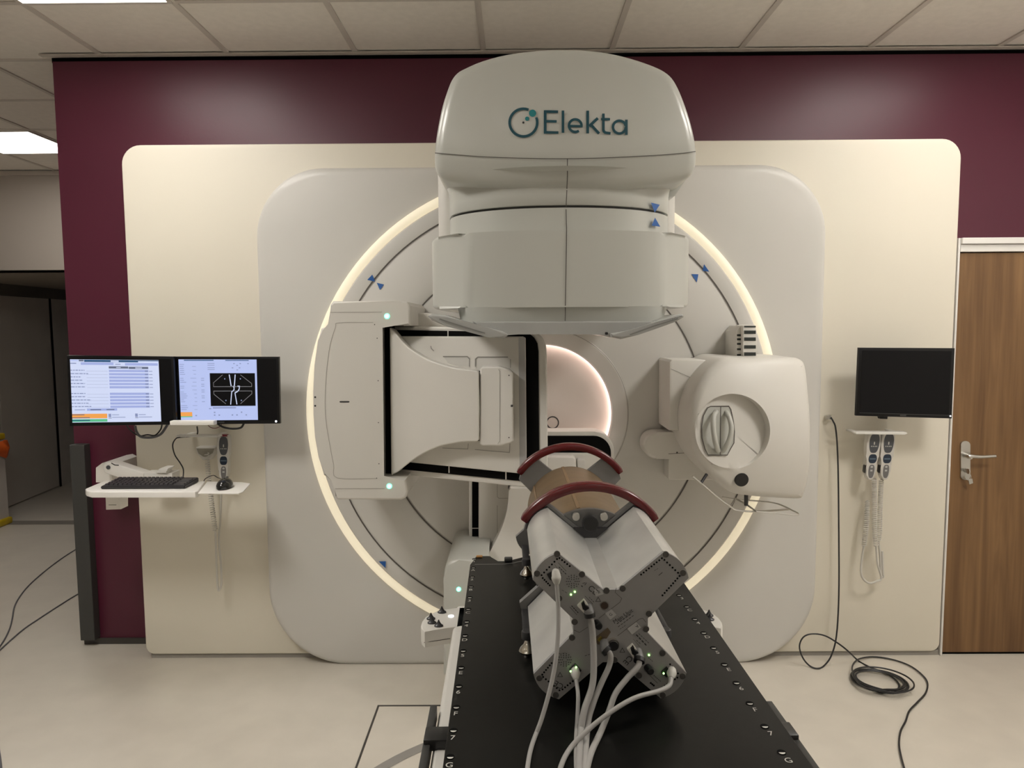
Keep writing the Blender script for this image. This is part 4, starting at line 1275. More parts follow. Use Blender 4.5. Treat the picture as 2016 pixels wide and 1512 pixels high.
# ---- cables from the plate
def cable(name, label, pts, r, plug, m=CABLEW, plugr=0.0075, group='cables plugged into the phantom'):
    """pts: (px, py, Y); first is at the plug"""
    sm = []
    for q in smooth_curve(pts, 8):
        v = U(q[0], q[1], q[2])
        if v.z < TH + 0.045 + r + 0.001: v = UH(q[0], q[1], TH + 0.045 + r + 0.001)
        sm.append(v)
    P = sm
    t = thing(name, label, 'cable', P[0], group)
    mk('cord', tube(NB(), sm, r, 12), m, t)
    a = sm[0]; d = (sm[1] - sm[0]).normalized()
    if plug == 'net':
        b = a - d * 0.016
        prof = [b + (a - b) * k / 6 for k in range(7)]
        bm = tube(NB(), [Vector((b.x, 1.144, b.z))] + prof, [plugr * 0.85, plugr * 0.95, plugr, plugr * 1.1, plugr * 1.05, plugr * 0.9, plugr * 0.75, r * 1.2], 12)
        mk('plug', bm, PLUGW, t)
    else:
        b = Vector((a.x - 0.001, 1.143, a.z + 0.006))
        bm = tube(NB(), [b, b.lerp(a, 0.5), a, a + d * 0.004], 0.0080, 20)
        mk('plug', bm, FLANGE, t)
        bm = tube(NB(), [a - d * 0.001, a + d * 0.0055], 0.0092, 20)
        mk('locking_ring', bm, BLACK, t)
    return t
cable('network_cable', 'thin pale cable dropping from the upper left arm of the phantom', [(1096, 1150, 1.128), (1099, 1200, 1.122), (1098, 1260, 1.11), (1089, 1330, 1.09), (1068, 1410, 1.065), (1045, 1475, 1.04), (1034, 1540, 1.005), (1015, 1640, 0.94), (960, 1900, 0.75)], 0.0035, 'net')
cable('power_cable', 'thick grey cable from the black ring socket near the phantom plate centre', [(1160.5, 1208, 1.128), (1166, 1240, 1.125), (1169, 1300, 1.11), (1166, 1350, 1.095), (1150, 1400, 1.075), (1143, 1450, 1.055), (1139, 1530, 1.005), (1128, 1650, 0.93), (1100, 1900, 0.77)], 0.0053, 'big')
cable('power_cable', 'grey cable curving out of the lower middle socket and joining the thicker cable', [(1193, 1279, 1.128), (1202, 1290, 1.122), (1199, 1312, 1.118), (1184, 1345, 1.105), (1168, 1385, 1.088), (1157, 1430, 1.068), (1151, 1530, 1.008), (1148, 1650, 0.935), (1130, 1900, 0.775)], 0.0046, 'big')
cable('network_cable', 'thin pale cable hanging straight down from the lower left arm of the phantom', [(1134.5, 1338, 1.126), (1138, 1370, 1.105), (1137, 1410, 1.085), (1134, 1460, 1.055), (1135, 1530, 1.012), (1140, 1650, 0.94), (1145, 1900, 0.78)], 0.0033, 'net')
cable('power_cable', 'grey cable from the socket on the lower right arm bending to the left', [(1259, 1297, 1.128), (1256, 1312, 1.118), (1235, 1335, 1.108), (1212, 1365, 1.095), (1199, 1400, 1.08), (1183, 1440, 1.063), (1163, 1485, 1.04), (1152, 1540, 1.008), (1145, 1650, 0.94), (1140, 1900, 0.79)], 0.0048, 'big')
cable('network_cable', 'pale cable from the lower right arm tip crossing over the other cables', [(1321, 1335, 1.126), (1318, 1349, 1.112), (1298, 1360, 1.095), (1250, 1374, 1.07), (1205, 1400, 1.05), (1160, 1435, 1.033), (1120, 1477, 1.01), (1098, 1530, 0.985), (1075, 1640, 0.92), (1040, 1900, 0.76)], 0.0038, 'net')

# ================================================================== MONITORS
def monitor(name, label, P, Yc, group=None, tilt=0.0, led_right=True):
    """P: 4 px corners TL,TR,BR,BL"""
    t = thing(name, label, 'monitor', U(sum(p[0] for p in P) / 4, P[2][1], Yc), group)
    q = [U(x, y, Yc) for x, y in P]
    bm = NB()
    poly_prism(bm, q, (0, 0.018, 0), bev=0.002)
    case = mk('monitor_case', bm, BEZEL, t)
    c = sum(q, Vector()) / 4
    bm = NB(); bx(bm, c.x - 0.12, c.x + 0.12, Yc + 0.0181, Yc + 0.045, c.z - 0.08, c.z + 0.08, bev=0.01)
    mk('monitor_back', bm, BEZEL, t)
    def uv(u, v, off=0.001):      # v downwards
        a = q[0].lerp(q[1], u); b = q[3].lerp(q[2], u)
        p = a.lerp(b, v); return Vector((p.x, p.y - off, p.z))
    return t, uv, c
def rect(bm, uv, u0, v0, u1, v1, mi, off):
    f = bm.faces.new([bm.verts.new(uv(u, v, off)) for u, v in ((u0, v0), (u1, v0), (u1, v1), (u0, v1))]); f.material_index = mi
SM = [SCRW, SCRB, SCRG, SCRD, SCRN, SCRO, SCRE, SCRK, SCRL, SCRR]
# left-hand lit monitor
t1, uv, c1 = monitor('monitor', 'lit monitor over the aubergine wall edge showing a table with orange and green bars', [(131.5, 699.5), (341, 702), (347, 836), (137, 839)], 2.93)
bm = NB(); rect(bm, uv, 0.022, 0.035, 0.978, 0.955, 0, 0.0008)
mk('display_glass', bm, SCRK, t1, smooth=False)
s0, s1 = 0.030, 0.862
def sc(x0, y0, x1, y1, mi, off=0.0016):    # picture coordinates measured on the enlarged view, 0..1632 x 0..1200
    rect(bm, uv, s0 + (s1 - s0) * x0, 0.055 + 0.895 * y0, s0 + (s1 - s0) * x1, 0.055 + 0.895 * y1, mi, off)
bm = NB()
sc(0, 0, 1, 1, 0, 0.0012)
sc(0.16, 0.005, 1.0, 0.038, 4); sc(0.46, 0.012, 0.55, 0.035, 0, 0.002); sc(0.77, 0.018, 1, 0.04, 0, 0.002); sc(0.0, 0.008, 0.09, 0.03, 1); sc(0.10, 0.005, 0.155, 0.03, 3, 0.002)
sc(0.12, 0.045, 0.49, 0.085, 9, 0.0014); sc(0.62, 0.05, 0.99, 0.09, 9, 0.0015); sc(0.0, 0.055, 0.07, 0.07, 2)
sc(0.51, 0.065, 0.57, 0.078, 2)
sc(0.435, 0.105, 0.655, 0.14, 3); sc(0.66, 0.11, 0.88, 0.145, 3); sc(0.52, 0.118, 0.57, 0.13, 0, 0.002); sc(0.735, 0.122, 0.81, 0.136, 0, 0.002)
rows = [0.16, 0.213, 0.265, 0.317, 0.37, 0.422, 0.527, 0.578, 0.630, 0.682, 0.735]
wl = [0.16, 0.20, 0.12, 0.13, 0.16, 0.165, 0.16, 0.155, 0.22, 0.19, 0.22]
for i, y in enumerate(rows):
    sc(0.435, y, 0.88, y + 0.036, 9, 0.0015); sc(0.84, y + 0.008, 0.875, y + 0.03, 2)
    sc(0.885, y + 0.016, 0.925, y + 0.026, 2); sc(0.18, y + 0.022, 0.42, y + 0.025, 2, 0.0015)
    x = 0.0
    while x < wl[i]:
        w = 0.016 + 0.03 * random.random(); sc(x, y + 0.004, min(x + w, wl[i]), y + 0.018, 2); x += w + 0.008
sc(0.17, 0.778, 0.51, 0.815, 9, 0.0015); sc(0.03, 0.792, 0.15, 0.803, 2); sc(0.21, 0.79, 0.33, 0.803, 3, 0.002); sc(0.39, 0.79, 0.48, 0.803, 3, 0.002)
sc(0.0, 0.862, 0.395, 0.935, 5); sc(0.0, 0.948, 0.395, 0.99, 6)
sc(0.0, 0.870, 0.14, 0.882, 3, 0.002); sc(0.0, 0.918, 0.20, 0.930, 3, 0.002); sc(0.0, 0.960, 0.20, 0.975, 4, 0.002)
for x in (0.41, 0.71):
    sc(x, 0.865, x + 0.03, 0.92, 2); sc(x + 0.04, 0.878, x + 0.12, 0.888, 2); sc(x, 0.93, x + 0.035, 0.938, 3); sc(x + 0.04, 0.918, x + 0.19, 0.928, 2)
mk('screen', bm, SM, t1, smooth=False)
bm = disc(NB(), uv(0.972, 0.965, 0.0005), (0, -1, 0), 0.0035, 0.001, n=12)
mk('power_light', bm, WHITEL, t1)
# right-hand lit monitor
t2, uv, c2 = monitor('monitor', 'lit monitor with a black collimator graphic, over the cream panel', [(336, 702), (548.5, 702.5), (551, 834), (342, 836)], 2.955)
bm = NB(); rect(bm, uv, 0.022, 0.03, 0.978, 0.945, 0, 0.0008)
mk('display_glass', bm, SCRK, t2, smooth=False)
s0, s1 = 0.072, 0.796
bm = NB()
def sc(x0, y0, x1, y1, mi, off=0.0016):
    rect(bm, uv, s0 + (s1 - s0) * x0, 0.04 + 0.90 * y0, s0 + (s1 - s0) * x1, 0.04 + 0.90 * y1, mi, off)
sc(0, 0, 1, 1, 1, 0.0012); sc(0.07, 0.008, 0.45, 0.022, 4); sc(0.6, 0.01, 0.9, 0.022, 4)
sc(0.0, 0.862, 0.15, 0.93, 5); sc(0.0, 0.93, 0.15, 0.945, 6)
for k in range(24):
    y = 0.08 + 0.032 * k
    if k not in (6, 10, 13, 20): sc(0.01, y, 0.05 + 0.05 * random.random(), y + 0.008, 2)
    if k % 2: sc(0.14 + 0.05 * random.random(), y, 0.22, y + 0.006, 2, 0.0015)
    if 6 < k < 20 and k % 3: sc(0.28, y, 0.32, y + 0.009, 2)
for y in (0.06, 0.09, 0.13, 0.16): sc(0.37, y, 0.46, y + 0.009, 2)
for x, y in ((0.7, 0.06), (0.78, 0.06), (0.74, 0.09), (0.68, 0.13), (0.77, 0.13), (0.74, 0.165), (0.88, 0.06)): sc(x, y, x + 0.02, y + 0.015, 2)
sc(0.42, 0.785, 0.72, 0.805, 2); sc(0.37, 0.80, 0.4, 0.815, 2)
for x, y in ((0.43, 0.86), (0.43, 0.905), (0.49, 0.905), (0.66, 0.905), (0.72, 0.905), (0.78, 0.86), (0.84, 0.905), (0.19, 0.91)): sc(x, y, x + 0.02, y + 0.02, 2)
sc(0.395, 0.225, 0.975, 0.765, 7, 0.0018)
def g(x, y):   # graphic coordinates from the enlarged view
    return (0.395 + (x - 725) / 845 * 0.58, 0.225 + (y - 358) / 592 * 0.54)
def gl(P, w, mi, closed=False):
    def mf(a, b): return uv(s0 + (s1 - s0) * a, 0.04 + 0.90 * b, 0.0022)
    pts = [g(*p) for p in P]
    band(bm, [(p[0] * 1.6, p[1]) for p in pts], w, lambda a, b: mf(a / 1.6, b), closed=closed, mi=mi)
gl([(965, 388), (790, 530), (790, 600), (1505, 600), (1505, 545), (1300, 388)], 0.010, 8)
gl([(1010, 912), (790, 735), (790, 680), (1505, 680), (1505, 730), (1285, 912)], 0.010, 8)
gl([(1090, 382), (1120, 590)], 0.020, 0); gl([(1202, 382), (1180, 590)], 0.020, 0); gl([(1180, 590), (1190, 612)], 0.012, 0)
gl([(1150, 590), (1170, 610), (1175, 650), (1150, 680), (1128, 690), (1100, 925)], 0.018, 0)
gl([(1238, 592), (1275, 595), (1268, 650), (1240, 685), (1188, 715), (1218, 922)], 0.018, 0)
for x, y in ((1005, 460), (1298, 460), (1015, 850), (1305, 850)):
    a = g(x, y); sc(a[0] - 0.008, a[1] - 0.010, a[0] + 0.006, a[1] + 0.010, 2, 0.0022)
mk('screen', bm, SM, t2, smooth=False)
bm = disc(NB(), uv(0.965, 0.965, 0.0005), (0, -1, 0), 0.004, 0.001, n=12)
mk('power_light', bm, WHITEL, t2)
bm = flat(NB(), [(0.42, 0.962), (0.48, 0.962), (0.48, 0.978), (0.42, 0.978)], lambda a, b: uv(a, b, 0.0006))
mk('badge', bm, CHAR, t2, smooth=False)
# wall mount carrying both
mt = thing('monitor_mount', 'white wall mount bar and arms behind the two lit monitors', 'monitor mount', U(340, 835, 3.1))
bm = NB()
a = U(334, 829, 2.895); b = U(421, 837, 2.895)
bx(bm, a.x, b.x, 2.895, 2.928, b.z, a.z, bev=0.002)
mk('cable_tray', bm, TRAYW, mt)
bm = NB(); bx(bm, c1.x - 0.05, c2.x + 0.05, 3.005, 3.04, c1.z - 0.02, c1.z + 0.02, bev=0.004)
bx(bm, (c1.x + c2.x) / 2 + 0.03, (c1.x + c2.x) / 2 + 0.09, 3.035, PY - 0.001, c1.z - 0.06, c1.z + 0.06, bev=0.004)
mk('mount_bar', bm, TRAYW, mt)
# right-hand switched-off monitor
t3, uv, c3 = monitor('monitor', 'switched-off black monitor on the cream panel beside the wooden door', [(1692, 684.5), (1880, 685.5), (1874, 824), (1686, 818.5)], 3.02)
bm = NB(); rect(bm, uv, 0.03, 0.04, 0.965, 0.95, 0, 0.0008)
mk('screen', bm, SCRK, t3, smooth=False)
bm = NB(); rect(bm, uv, 0.03, 0.953, 0.97, 0.957, 0, 0.0009)
mk('bezel_line', bm, mat('bezel_highlight', (0.10, 0.10, 0.10), 0.3), t3, smooth=False)
bm = disc(NB(), uv(0.982, 0.965, 0.0005), (0, -1, 0), 0.0028, 0.001, n=12)
mk('power_light', bm, WHITEL, t3)
bm = flat(NB(), [(0.455, 0.965), (0.52, 0.965), (0.52, 0.985), (0.455, 0.985)], lambda a, b: uv(a, b, 0.0006))
mk('badge', bm, CHAR, t3, smooth=False)
bm = poly_prism(NB(), [U(x, y, 3.03) for x, y in ((1731, 818), (1748, 818), (1747, 825), (1733, 824.5))], (0, 0.02, 0))
bx(bm, c3.x - 0.03, c3.x + 0.03, 3.06, PY - 0.001, c3.z - 0.05, c3.z + 0.05)
mk('wall_bracket', bm, BEZEL, t3)

# ================================================================== KEYBOARD TRAY
TYH = 0.887
k0 = UH(196, 962, TYH)
tr = thing('keyboard_tray', 'white wall-mounted keyboard tray with folding arm and mouse shelf below the lit monitors', 'keyboard tray', U(250, 980, 3.0))
px_t = [(205, 946), (404, 947), (390, 966), (384, 968), (180, 968), (170, 965), (168, 962)]
pts = [UH(x, y, TYH) for x, y in px_t]
bm = poly_prism(NB(), pts, (0, 0, -0.024), bev=0.005, seg=3)
mk('tray', bm, TRAYW, tr)
pts = [UH(x, y, TYH - 0.004) for x, y in ((408, 948), (475, 949), (493, 951.5), (478, 968), (470, 971), (390, 970.5))]
mk('mouse_shelf', poly_prism(NB(), pts, (0, 0, -0.004), bev=0.001), TRAYW, tr)
bm = NB()
poly_prism(bm, [U(x, y, 3.16) for x, y in ((188, 921), (200, 912), (212, 910), (222, 915), (222, 950), (188, 950))], (0, WY - 3.161, 0), bev=0.004)
mk('arm_base', bm, TRAYW, tr)
bm = poly_prism(NB(), [U(x, y, 3.10) for x, y in ((204, 914), (209, 911), (219, 910), (283, 931.5), (283, 945), (245, 945), (206, 931), (202.5, 922))], (0, 0.055, 0), bev=0.005, seg=3)
arm = mk('arm', bm, TRAYW, tr)
c = U(213.5, 920, 3.099)
mk('arm_pivot', disc(NB(), c, (0, -1, 0), 0.009, 0.003, n=20), PADG, tr)
bm = band(NB(), [(219, 911.5), (226, 915.5), (234, 916)], 2.0, lambda x, y: U(x, y, 3.098))
mk('arm_slot', bm, CHAR, tr, smooth=False)
bm = poly_prism(NB(), [U(x, y, 3.05) for x, y in ((283, 931.5), (339, 931.5), (339, 950), (283, 950))], (0, 0.07, 0), bev=0.003)
mk('arm_head', bm, TRAYW, tr)
bm = poly_prism(NB(), [U(x, y, 3.04) for x, y in ((307, 931), (313, 923), (319, 921), (333, 921), (326, 929), (328, 931.5))], (0, 0.05, 0), bev=0.002)
mk('release_lever', bm, TRAYW, tr)
bm = poly_prism(NB(), [U(x, y, 2.97) for x, y in ((207, 979), (237, 979), (237, 1003), (208, 1004))], (0, 0.06, 0), bev=0.004)
bb = mk('cable_box', bm, TRAYW, tr)
bm = band(NB(), [(214, 994), (229, 994)], 1.0, lambda x, y: U(x, y, 2.969))
mk('box_slot', bm, SEAM, bb, smooth=False)
# keyboard
kb = thing('keyboard', 'dark grey full-size keyboard on the white tray', 'keyboard', UH(290, 958, TYH))
K = [UH(x, y, TYH + 0.001) for x, y in ((198, 963), (361, 963.5), (381, 949), (236, 948))]
ex = (K[1] - K[0]); ey = Vector((0, K[3].y - K[0].y, 0)); L = 0.455 if ex.length > 0.5 else ex.length
ex = Vector((L, 0, 0)); W_ = 0.130
org = K[0]
bm = NB()
hexa(bm, [org, org + ex, org + ex + Vector((0, W_, 0)), org + Vector((0, W_, 0)), org + Vector((0, 0, 0.012)), org + ex + Vector((0, 0, 0.012)), org + ex + Vector((0, W_, 0.020)), org + Vector((0, W_, 0.020))])
bmesh.ops.bevel(bm, geom=list(bm.edges), offset=0.003, segments=2, affect='EDGES')
mk('keyboard_case', bm, KEYM, kb)
def KP(u, v, h): return org + Vector((u, v, 0.012 + 0.008 * v / W_ + h))
rowsk = [(0.012, 15), (0.034, 15), (0.056, 15), (0.078, 16), (0.104, 16)]
first = None
for v, n in rowsk:
    for k in range(n):
        u = 0.010 + k * 0.0188 * (15 / n) + (0.0 if k < 99 else 0)
        bm = NB()
        a, b = u, u + 0.0155 * (15 / n)
        hexa(bm, [KP(a, v, 0), KP(b, v, 0), KP(b, v + 0.0165, 0), KP(a, v + 0.0165, 0), KP(a + 0.002, v + 0.002, 0.006), KP(b - 0.002, v + 0.002, 0.006), KP(b - 0.002, v + 0.0145, 0.006), KP(a + 0.002, v + 0.0145, 0.006)])
        if k * 17 % 5 >= 0 and n <= 16:
            mk('key', bm, mat('key_cap', (0.045, 0.042, 0.048), 0.35), kb, smooth=False)
bm = NB()
for v in (0.012, 0.034, 0.056, 0.078):
    a, b = min(0.30, L - 0.05), L - 0.008
    hexa(bm, [KP(a, v, 0), KP(b, v, 0), KP(b, v + 0.0165, 0), KP(a, v + 0.0165, 0), KP(a + 0.002, v + 0.002, 0.004), KP(b - 0.002, v + 0.002, 0.004), KP(b - 0.002, v + 0.0145, 0.004), KP(a + 0.002, v + 0.0145, 0.004)])
mk('keypad_block', bm, mat('key_cap', (0.045, 0.042, 0.048), 0.35), kb, smooth=False)
# mouse
mo_c = UH(437, 962, TYH)
mo = thing('computer_mouse', 'black computer mouse on the small white shelf', 'mouse', mo_c)
bm = NB()
bmesh.ops.create_icosphere(bm, subdivisions=3, radius=1)
for v in bm.verts:
    z = v.co.z
    v.co = Vector((v.co.x * 0.031 * (1 - 0.12 * max(0, v.co.y)), v.co.y * 0.052, max(0, z) * 0.036 - (0.002 if z < 0 else 0)))
    v.co += mo_c + Vector((0, 0.030, 0.0025))
mk('mouse_body', bm, mat('gloss_black_mouse', (0.008, 0.008, 0.008), 0.12, coat=0.5), mo)
mk('scroll_wheel', disc(NB(), mo_c + Vector((-0.003, 0.055, 0.033)), (1, 0, 0), 0.007, 0.006, n=14), CHAR, mo)
def simple_cable(name, label, P, r, m, cat='cable', group=None, n=8, res=7):
    sm = smooth_curve(P, res)
    o = mk(name, tube(NB(), sm, r, n), m)
    return tag(o, label, cat, group)
simple_cable('mouse_cable', 'thin black cord arching from the mouse to the back of the tray', [mo_c + Vector((0, 0.08, 0.012)), U(430, 941, 3.08), U(420, 936, 3.1), U(405, 942, 3.1), U(400, 950, 3.1)], 0.0018, CABLEB)
simple_cable('keyboard_cable', 'black cord hanging from the white rail down to the back of the keyboard', [U(388, 840, 3.05), U(389, 852, 3.08), U(384, 858, 3.09), U(355, 861, 3.12), U(346, 864, 3.13), U(340, 876, 3.14), U(344, 895, 3.14), U(355, 912, 3.13), U(361, 925, 3.12), U(360, 945, 3.04)], 0.0028, CABLEB)
simple_cable('monitor_cable', 'grey cable loop hanging under the left lit monitor', [U(266, 838, 3.02), U(269, 850, 3.02), U(278, 860, 3.0), U(300, 861, 3.0), U(316, 855, 3.0), U(326, 842, 3.0), U(331, 834, 3.0)], 0.0055, CABLEG)
simple_cable('monitor_cable', 'black cable loop hanging beside the grey one under the left lit monitor', [U(248, 836, 3.03), U(258, 848, 3.02), U(274, 858, 3.02), U(290, 856, 3.01), U(305, 857, 3.01), U(316, 846, 3.02), U(319, 836, 3.03)], 0.003, CABLEB)
simple_cable('monitor_cable', 'black cable sagging below the right lit monitor', [U(428, 834, 3.0), U(440, 841, 2.99), U(458, 844, 2.99), U(474, 842, 3.0), U(480, 834, 3.0)], 0.0045, CABLEB)
simple_cable('monitor_cable', 'thin red cable under the middle of the two lit monitors', [U(408, 835, 3.02), U(414, 841, 3.0), U(424, 843, 3.0), U(434, 839, 3.0), U(437, 834, 3.0)], 0.0015, REDTOP)

# ================================================================== HAND PENDANTS
def pendant(px, label, group, dims, Y=3.10, side=True):
    """px: (x of top centre, y top, x of bottom centre, y bottom)"""
    x0_, y0_, x1_, y1_ = px
    t = thing('hand_control', label, 'hand control', U(x0_, y0_, Y), group)
    def F(u, v, off=0.0):   # u in px across, v 0..1 down
        return U(x0_ + (x1_ - x0_) * v + u, y0_ + (y1_ - y0_) * v, Y - off)
    prof = [(0.0, 10.5), (0.06, 12.2), (0.25, 13), (0.42, 12), (0.50, 10.2), (0.56, 10), (0.66, 10.6), (0.74, 9.6), (0.80, 9.8), (0.90, 9), (0.97, 6.5), (1.0, 3)]
    oL = [(-w * dims - (2 if v < 0.9 else 0), v) for v, w in prof]; oR = [(w * dims, v) for v, w in reversed(prof)]
    o = [F(u, v) for u, v in oL + oR]
    bm = poly_prism(NB(), o, (0, 0.028, 0), bev=0.005, seg=3)
    mk('control_body', bm, PENDW, t)
    def padm(name, v0, v1, w0, w1, m, off=0.0008):
        P = []
        N = 14
        for k in range(2 * N):
            a = 2 * pi * k / (2 * N)
            v = (v0 + v1) / 2 - (v1 - v0) / 2 * cos(a)
            s = (1 - cos(a)) / 2
            w = (w0 + (w1 - w0) * s) * (abs(sin(a)) ** 0.6) * (1 if sin(a) > 0 else -1)
            P.append(F(w * dims, v, off))
        bm = NB(); bm.faces.new([bm.verts.new(p) for p in P])
        return mk(name, bm, m, t, smooth=False)
    p1 = padm('keypad', 0.03, 0.435, 11.0, 9.5, PADG)
    bm = NB()
    band(bm, [(0, 0.20), (0, 0.26)], 2.2, lambda u, v: F(u, v, 0.0014))
    for u in (-5, -1.5, 2, 5): band(bm, [(u, 0.285), (u, 0.305)], 2.0, lambda a, b: F(a, b, 0.0014))
    mk('keypad_symbols', bm, LETTER, p1, smooth=False)
    p2 = padm('keypad', 0.46, 0.65, 8.5, 8.5, PADB)
    bm = NB(); flat(bm, [(-6, 0.545), (6, 0.545), (6, 0.57), (-6, 0.57)], lambda a, b: F(a, b, 0.0014))
    mk('keypad_bar', bm, mat('blue_grey_bar', (0.10, 0.15, 0.20), 0.4), p2, smooth=False)
    p3 = padm('keypad', 0.68, 0.96, 6.8, 5.5, mat('mid_grey_keypad', (0.16, 0.155, 0.155), 0.45))
    bm = NB(); flat(bm, circ(0, 0, 1, 8), lambda a, b: F(a * 2.6, 0.725 + b * 0.022, 0.0014))
    mk('keypad_button', bm, STICKER, p3, smooth=False)
    bm = NB(); flat(bm, [(-2.2, 0.785), (2.2, 0.785), (2.2, 0.82), (-2.2, 0.82)], lambda a, b: F(a, b, 0.0014))
    mk('keypad_button', bm, STICKER, p3, smooth=False)
    bm = poly_prism(NB(), [F(-8.5 * dims, 0.028, 0.002), F(-7 * dims, -0.012, 0.002), F(7 * dims, -0.012, 0.002), F(8.5 * dims, 0.028, 0.002)], (0, 0.02, 0))
    mk('top_cap', bm, REDTOP, t)
    if side:
        bm = poly_prism(NB(), [F(-11.5 * dims, 0.68), F(-13.5 * dims, 0.71), F(-13.8 * dims, 0.83), F(-12 * dims, 0.86)], (0, 0.02, 0))
        mk('side_trigger', bm, BLACK, t)
    return t
pendant((1724, 851, 1713.5, 945), 'left one of the two hand controls hanging beside each other on the cream panel', 'hand controls on the right shelf', 0.96)
pendant((1752, 851, 1742.5, 945), 'right one of the two hand controls hanging beside each other on the cream panel', 'hand controls on the right shelf', 0.96)
pendant((440, 857, 440, 947), 'hand control hanging behind the mouse shelf below the lit monitors', None, 0.86, side=False)
def shelf(label, a, b, ya, yb, Y=3.06):
    t = thing('control_holder', label, 'holder', U((a + b) / 2, yb, 3.12))
    bm = poly_prism(NB(), [U(a, ya, Y), U(a + 3, ya - 1.5, Y), U(b - 3, ya - 1, Y), U(b, ya + 2, Y), U(b - 6, yb - 1, Y), U(a + 2, yb - 2, Y)], (0, 0.035, 0), bev=0.0015)
    mk('holder_rail', bm, SHELFW, t)
    bm = NB()
    for x in (a + 12, b - 12):
        p = U(x, (ya + yb) / 2, Y + 0.02)
        bx(bm, p.x - 0.012, p.x + 0.012, Y + 0.03, PY - 0.0005, p.z - 0.003, p.z + 0.003)
    mk('holder_bracket', bm, SHELFW, t)
    return t
shelf('white holder rail carrying the two hand controls under the switched-off monitor', 1684, 1787, 851.5, 857)
shelf('thin white holder rail under the right lit monitor', 346, 432, 858, 862)
# coiled cords
def cord(label, P, parts, Y=3.13, cat='coiled cord', group=None):
    """parts: list of ('coil'|'plain', [px..], turns)"""
    t = thing('coiled_cord', label, cat, U(P[0], P[1], Y), group)
    for kind, pts, turns in parts:
        path = smooth_curve([U(x, y, Y + d) for x, y, d in pts], 6)
        if kind == 'coil':
            mk('coil', tube(NB(), coil(path, 0.0088, turns), 0.0024, 6), COILW, t)
        else:
            mk('plain_cord', tube(NB(), path, 0.0048, 8), COILW, t)
    return t
cord('pale coiled cord hanging from the left one of the paired hand controls', (1722, 945), [
    ('coil', [(1721, 943, -0.01), (1722, 990, 0), (1722, 1040, 0), (1725, 1075, 0)], 34),
    ('plain', [(1725, 1075, 0), (1728, 1110, 0), (1735, 1138, 0), (1726, 1144, 0), (1712, 1148, 0), (1700, 1140, 0), (1695, 1125, 0), (1697, 1100, 0), (1701, 1075, 0)], 0),
    ('coil', [(1701, 1075, 0), (1706, 1030, 0), (1708, 985, 0.02)], 24)])
cord('pale coiled cord hanging from the right one of the paired hand controls', (1735, 950), [
    ('coil', [(1735, 945, 0), (1733, 990, 0.012), (1732, 1040, 0.012), (1730, 1065, 0.012)], 34),
    ('plain', [(1730, 1065, 0.012), (1733, 1100, 0.012), (1734, 1130, 0.012), (1739, 1136, 0.012), (1738, 1120, 0.012), (1737, 1085, 0.02)], 0)])
cord('pale coiled cord hanging below the mouse shelf on the cream panel', (410, 900), [
    ('coil', [(407, 892, 0.0), (410, 930, 0.0), (416, 985, 0.0), (422, 1030, 0), (424, 1045, 0)], 34),
    ('plain', [(424, 1045, 0), (426, 1100, 0), (428, 1150, 0), (431, 1163, 0), (436, 1148, 0), (435, 1110, 0), (431, 1060, 0.02), (434, 1020, 0.03), (436, 950, 0.01)], 0)])
t = thing('cable_outlet', 'pale funnel-shaped cable outlet on the cream panel left of the hand control', 'cable outlet', U(405, 905, 3.18))
bm = poly_prism(NB(), [U(x, y, 3.15) for x, y in ((385, 881), (424, 881), (421, 893), (411, 906), (398, 906), (388, 893))], (0, 0.049, 0), bev=0.006, seg=3)
mk('outlet_body', bm, PENDW, t)
bm = flat(NB(), [(387, 883), (422, 883), (419, 892), (407, 899), (400, 899), (391, 893)], lambda x, y: U(x, y, 3.149))
mk('outlet_opening', bm, mat('outlet_recess', (0.30, 0.28, 0.23), 0.6), t, smooth=False)

# ================================================================== WALL SOCKET AND FLOOR CABLES
s = thing('wall_socket', 'small metal cable socket on the cream panel left of the hand controls', 'socket', U(1632, 822, PY))
bm = poly_prism(NB(), [U(x, y, PY - 0.001) for x, y in ((1622, 828), (1643, 828), (1643, 817), (1627, 817))], (0, -0.004, 0))
mk('socket_plate', bm, CREAM, s)
bm = poly_prism(NB(), [U(x, y, PY - 0.03) for x, y in ((1628, 819), (1637, 818), (1637, 827), (1629, 826))], (0, 0.024, 0), bev=0.002)
mk('connector', bm, STEEL, s)
P = [U(1636, 822, PY - 0.028), U(1640, 829, PY - 0.045), U(1645, 842, PY - 0.05), U(1648.5, 880, PY - 0.05), U(1650.5, 950, PY - 0.05), U(1651.5, 1060, PY - 0.05), U(1651.5, 1170, PY - 0.06), U(1647, 1250, PY - 0.08), U(1637, 1290, PY - 0.095)]
P += [UH(1622, 1311, 0.006), UH(1608, 1316, 0.006), UH(1593, 1310, 0.008), U(1580, 1294, 3.10), U(1574, 1272, 3.10), U(1582, 1254, 3.10), U(1600, 1248, 3.10), U(1625, 1252, 3.10), U(1652, 1268, 3.09), U(1672, 1284, 3.09)]
P += [UH(1690, 1301, 0.006), UH(1712, 1313, 0.006), UH(1745, 1326, 0.006), UH(1765, 1340, 0.006), UH(1770, 1352, 0.006), UH(1760, 1361, 0.006), UH(1735, 1364, 0.006)]
cx, cy = 1733, 1340
def el(rx, ry, ang, ox=0, oy=0, h=0.006, ph=0.0):
    a = radians(ang); x = rx * cos(a); y = ry * sin(a)
    q = radians(12); return UH(cx + ox + x * cos(q) - y * sin(q), cy + oy + x * sin(q) + y * cos(q), h)
spec = [(57, 20, -2, 0), (54, 17, -4, -1), (58, 21, -1, 1), (51, 18, -4, -2), (48, 16, -1, -1), (62, 22, 6, -2)]
for i, (rx, ry, ox, oy) in enumerate(spec):
    for a in range(100, 460, 30):
        P.append(el(rx, ry, a, ox, oy, 0.006 + 0.005 * i))
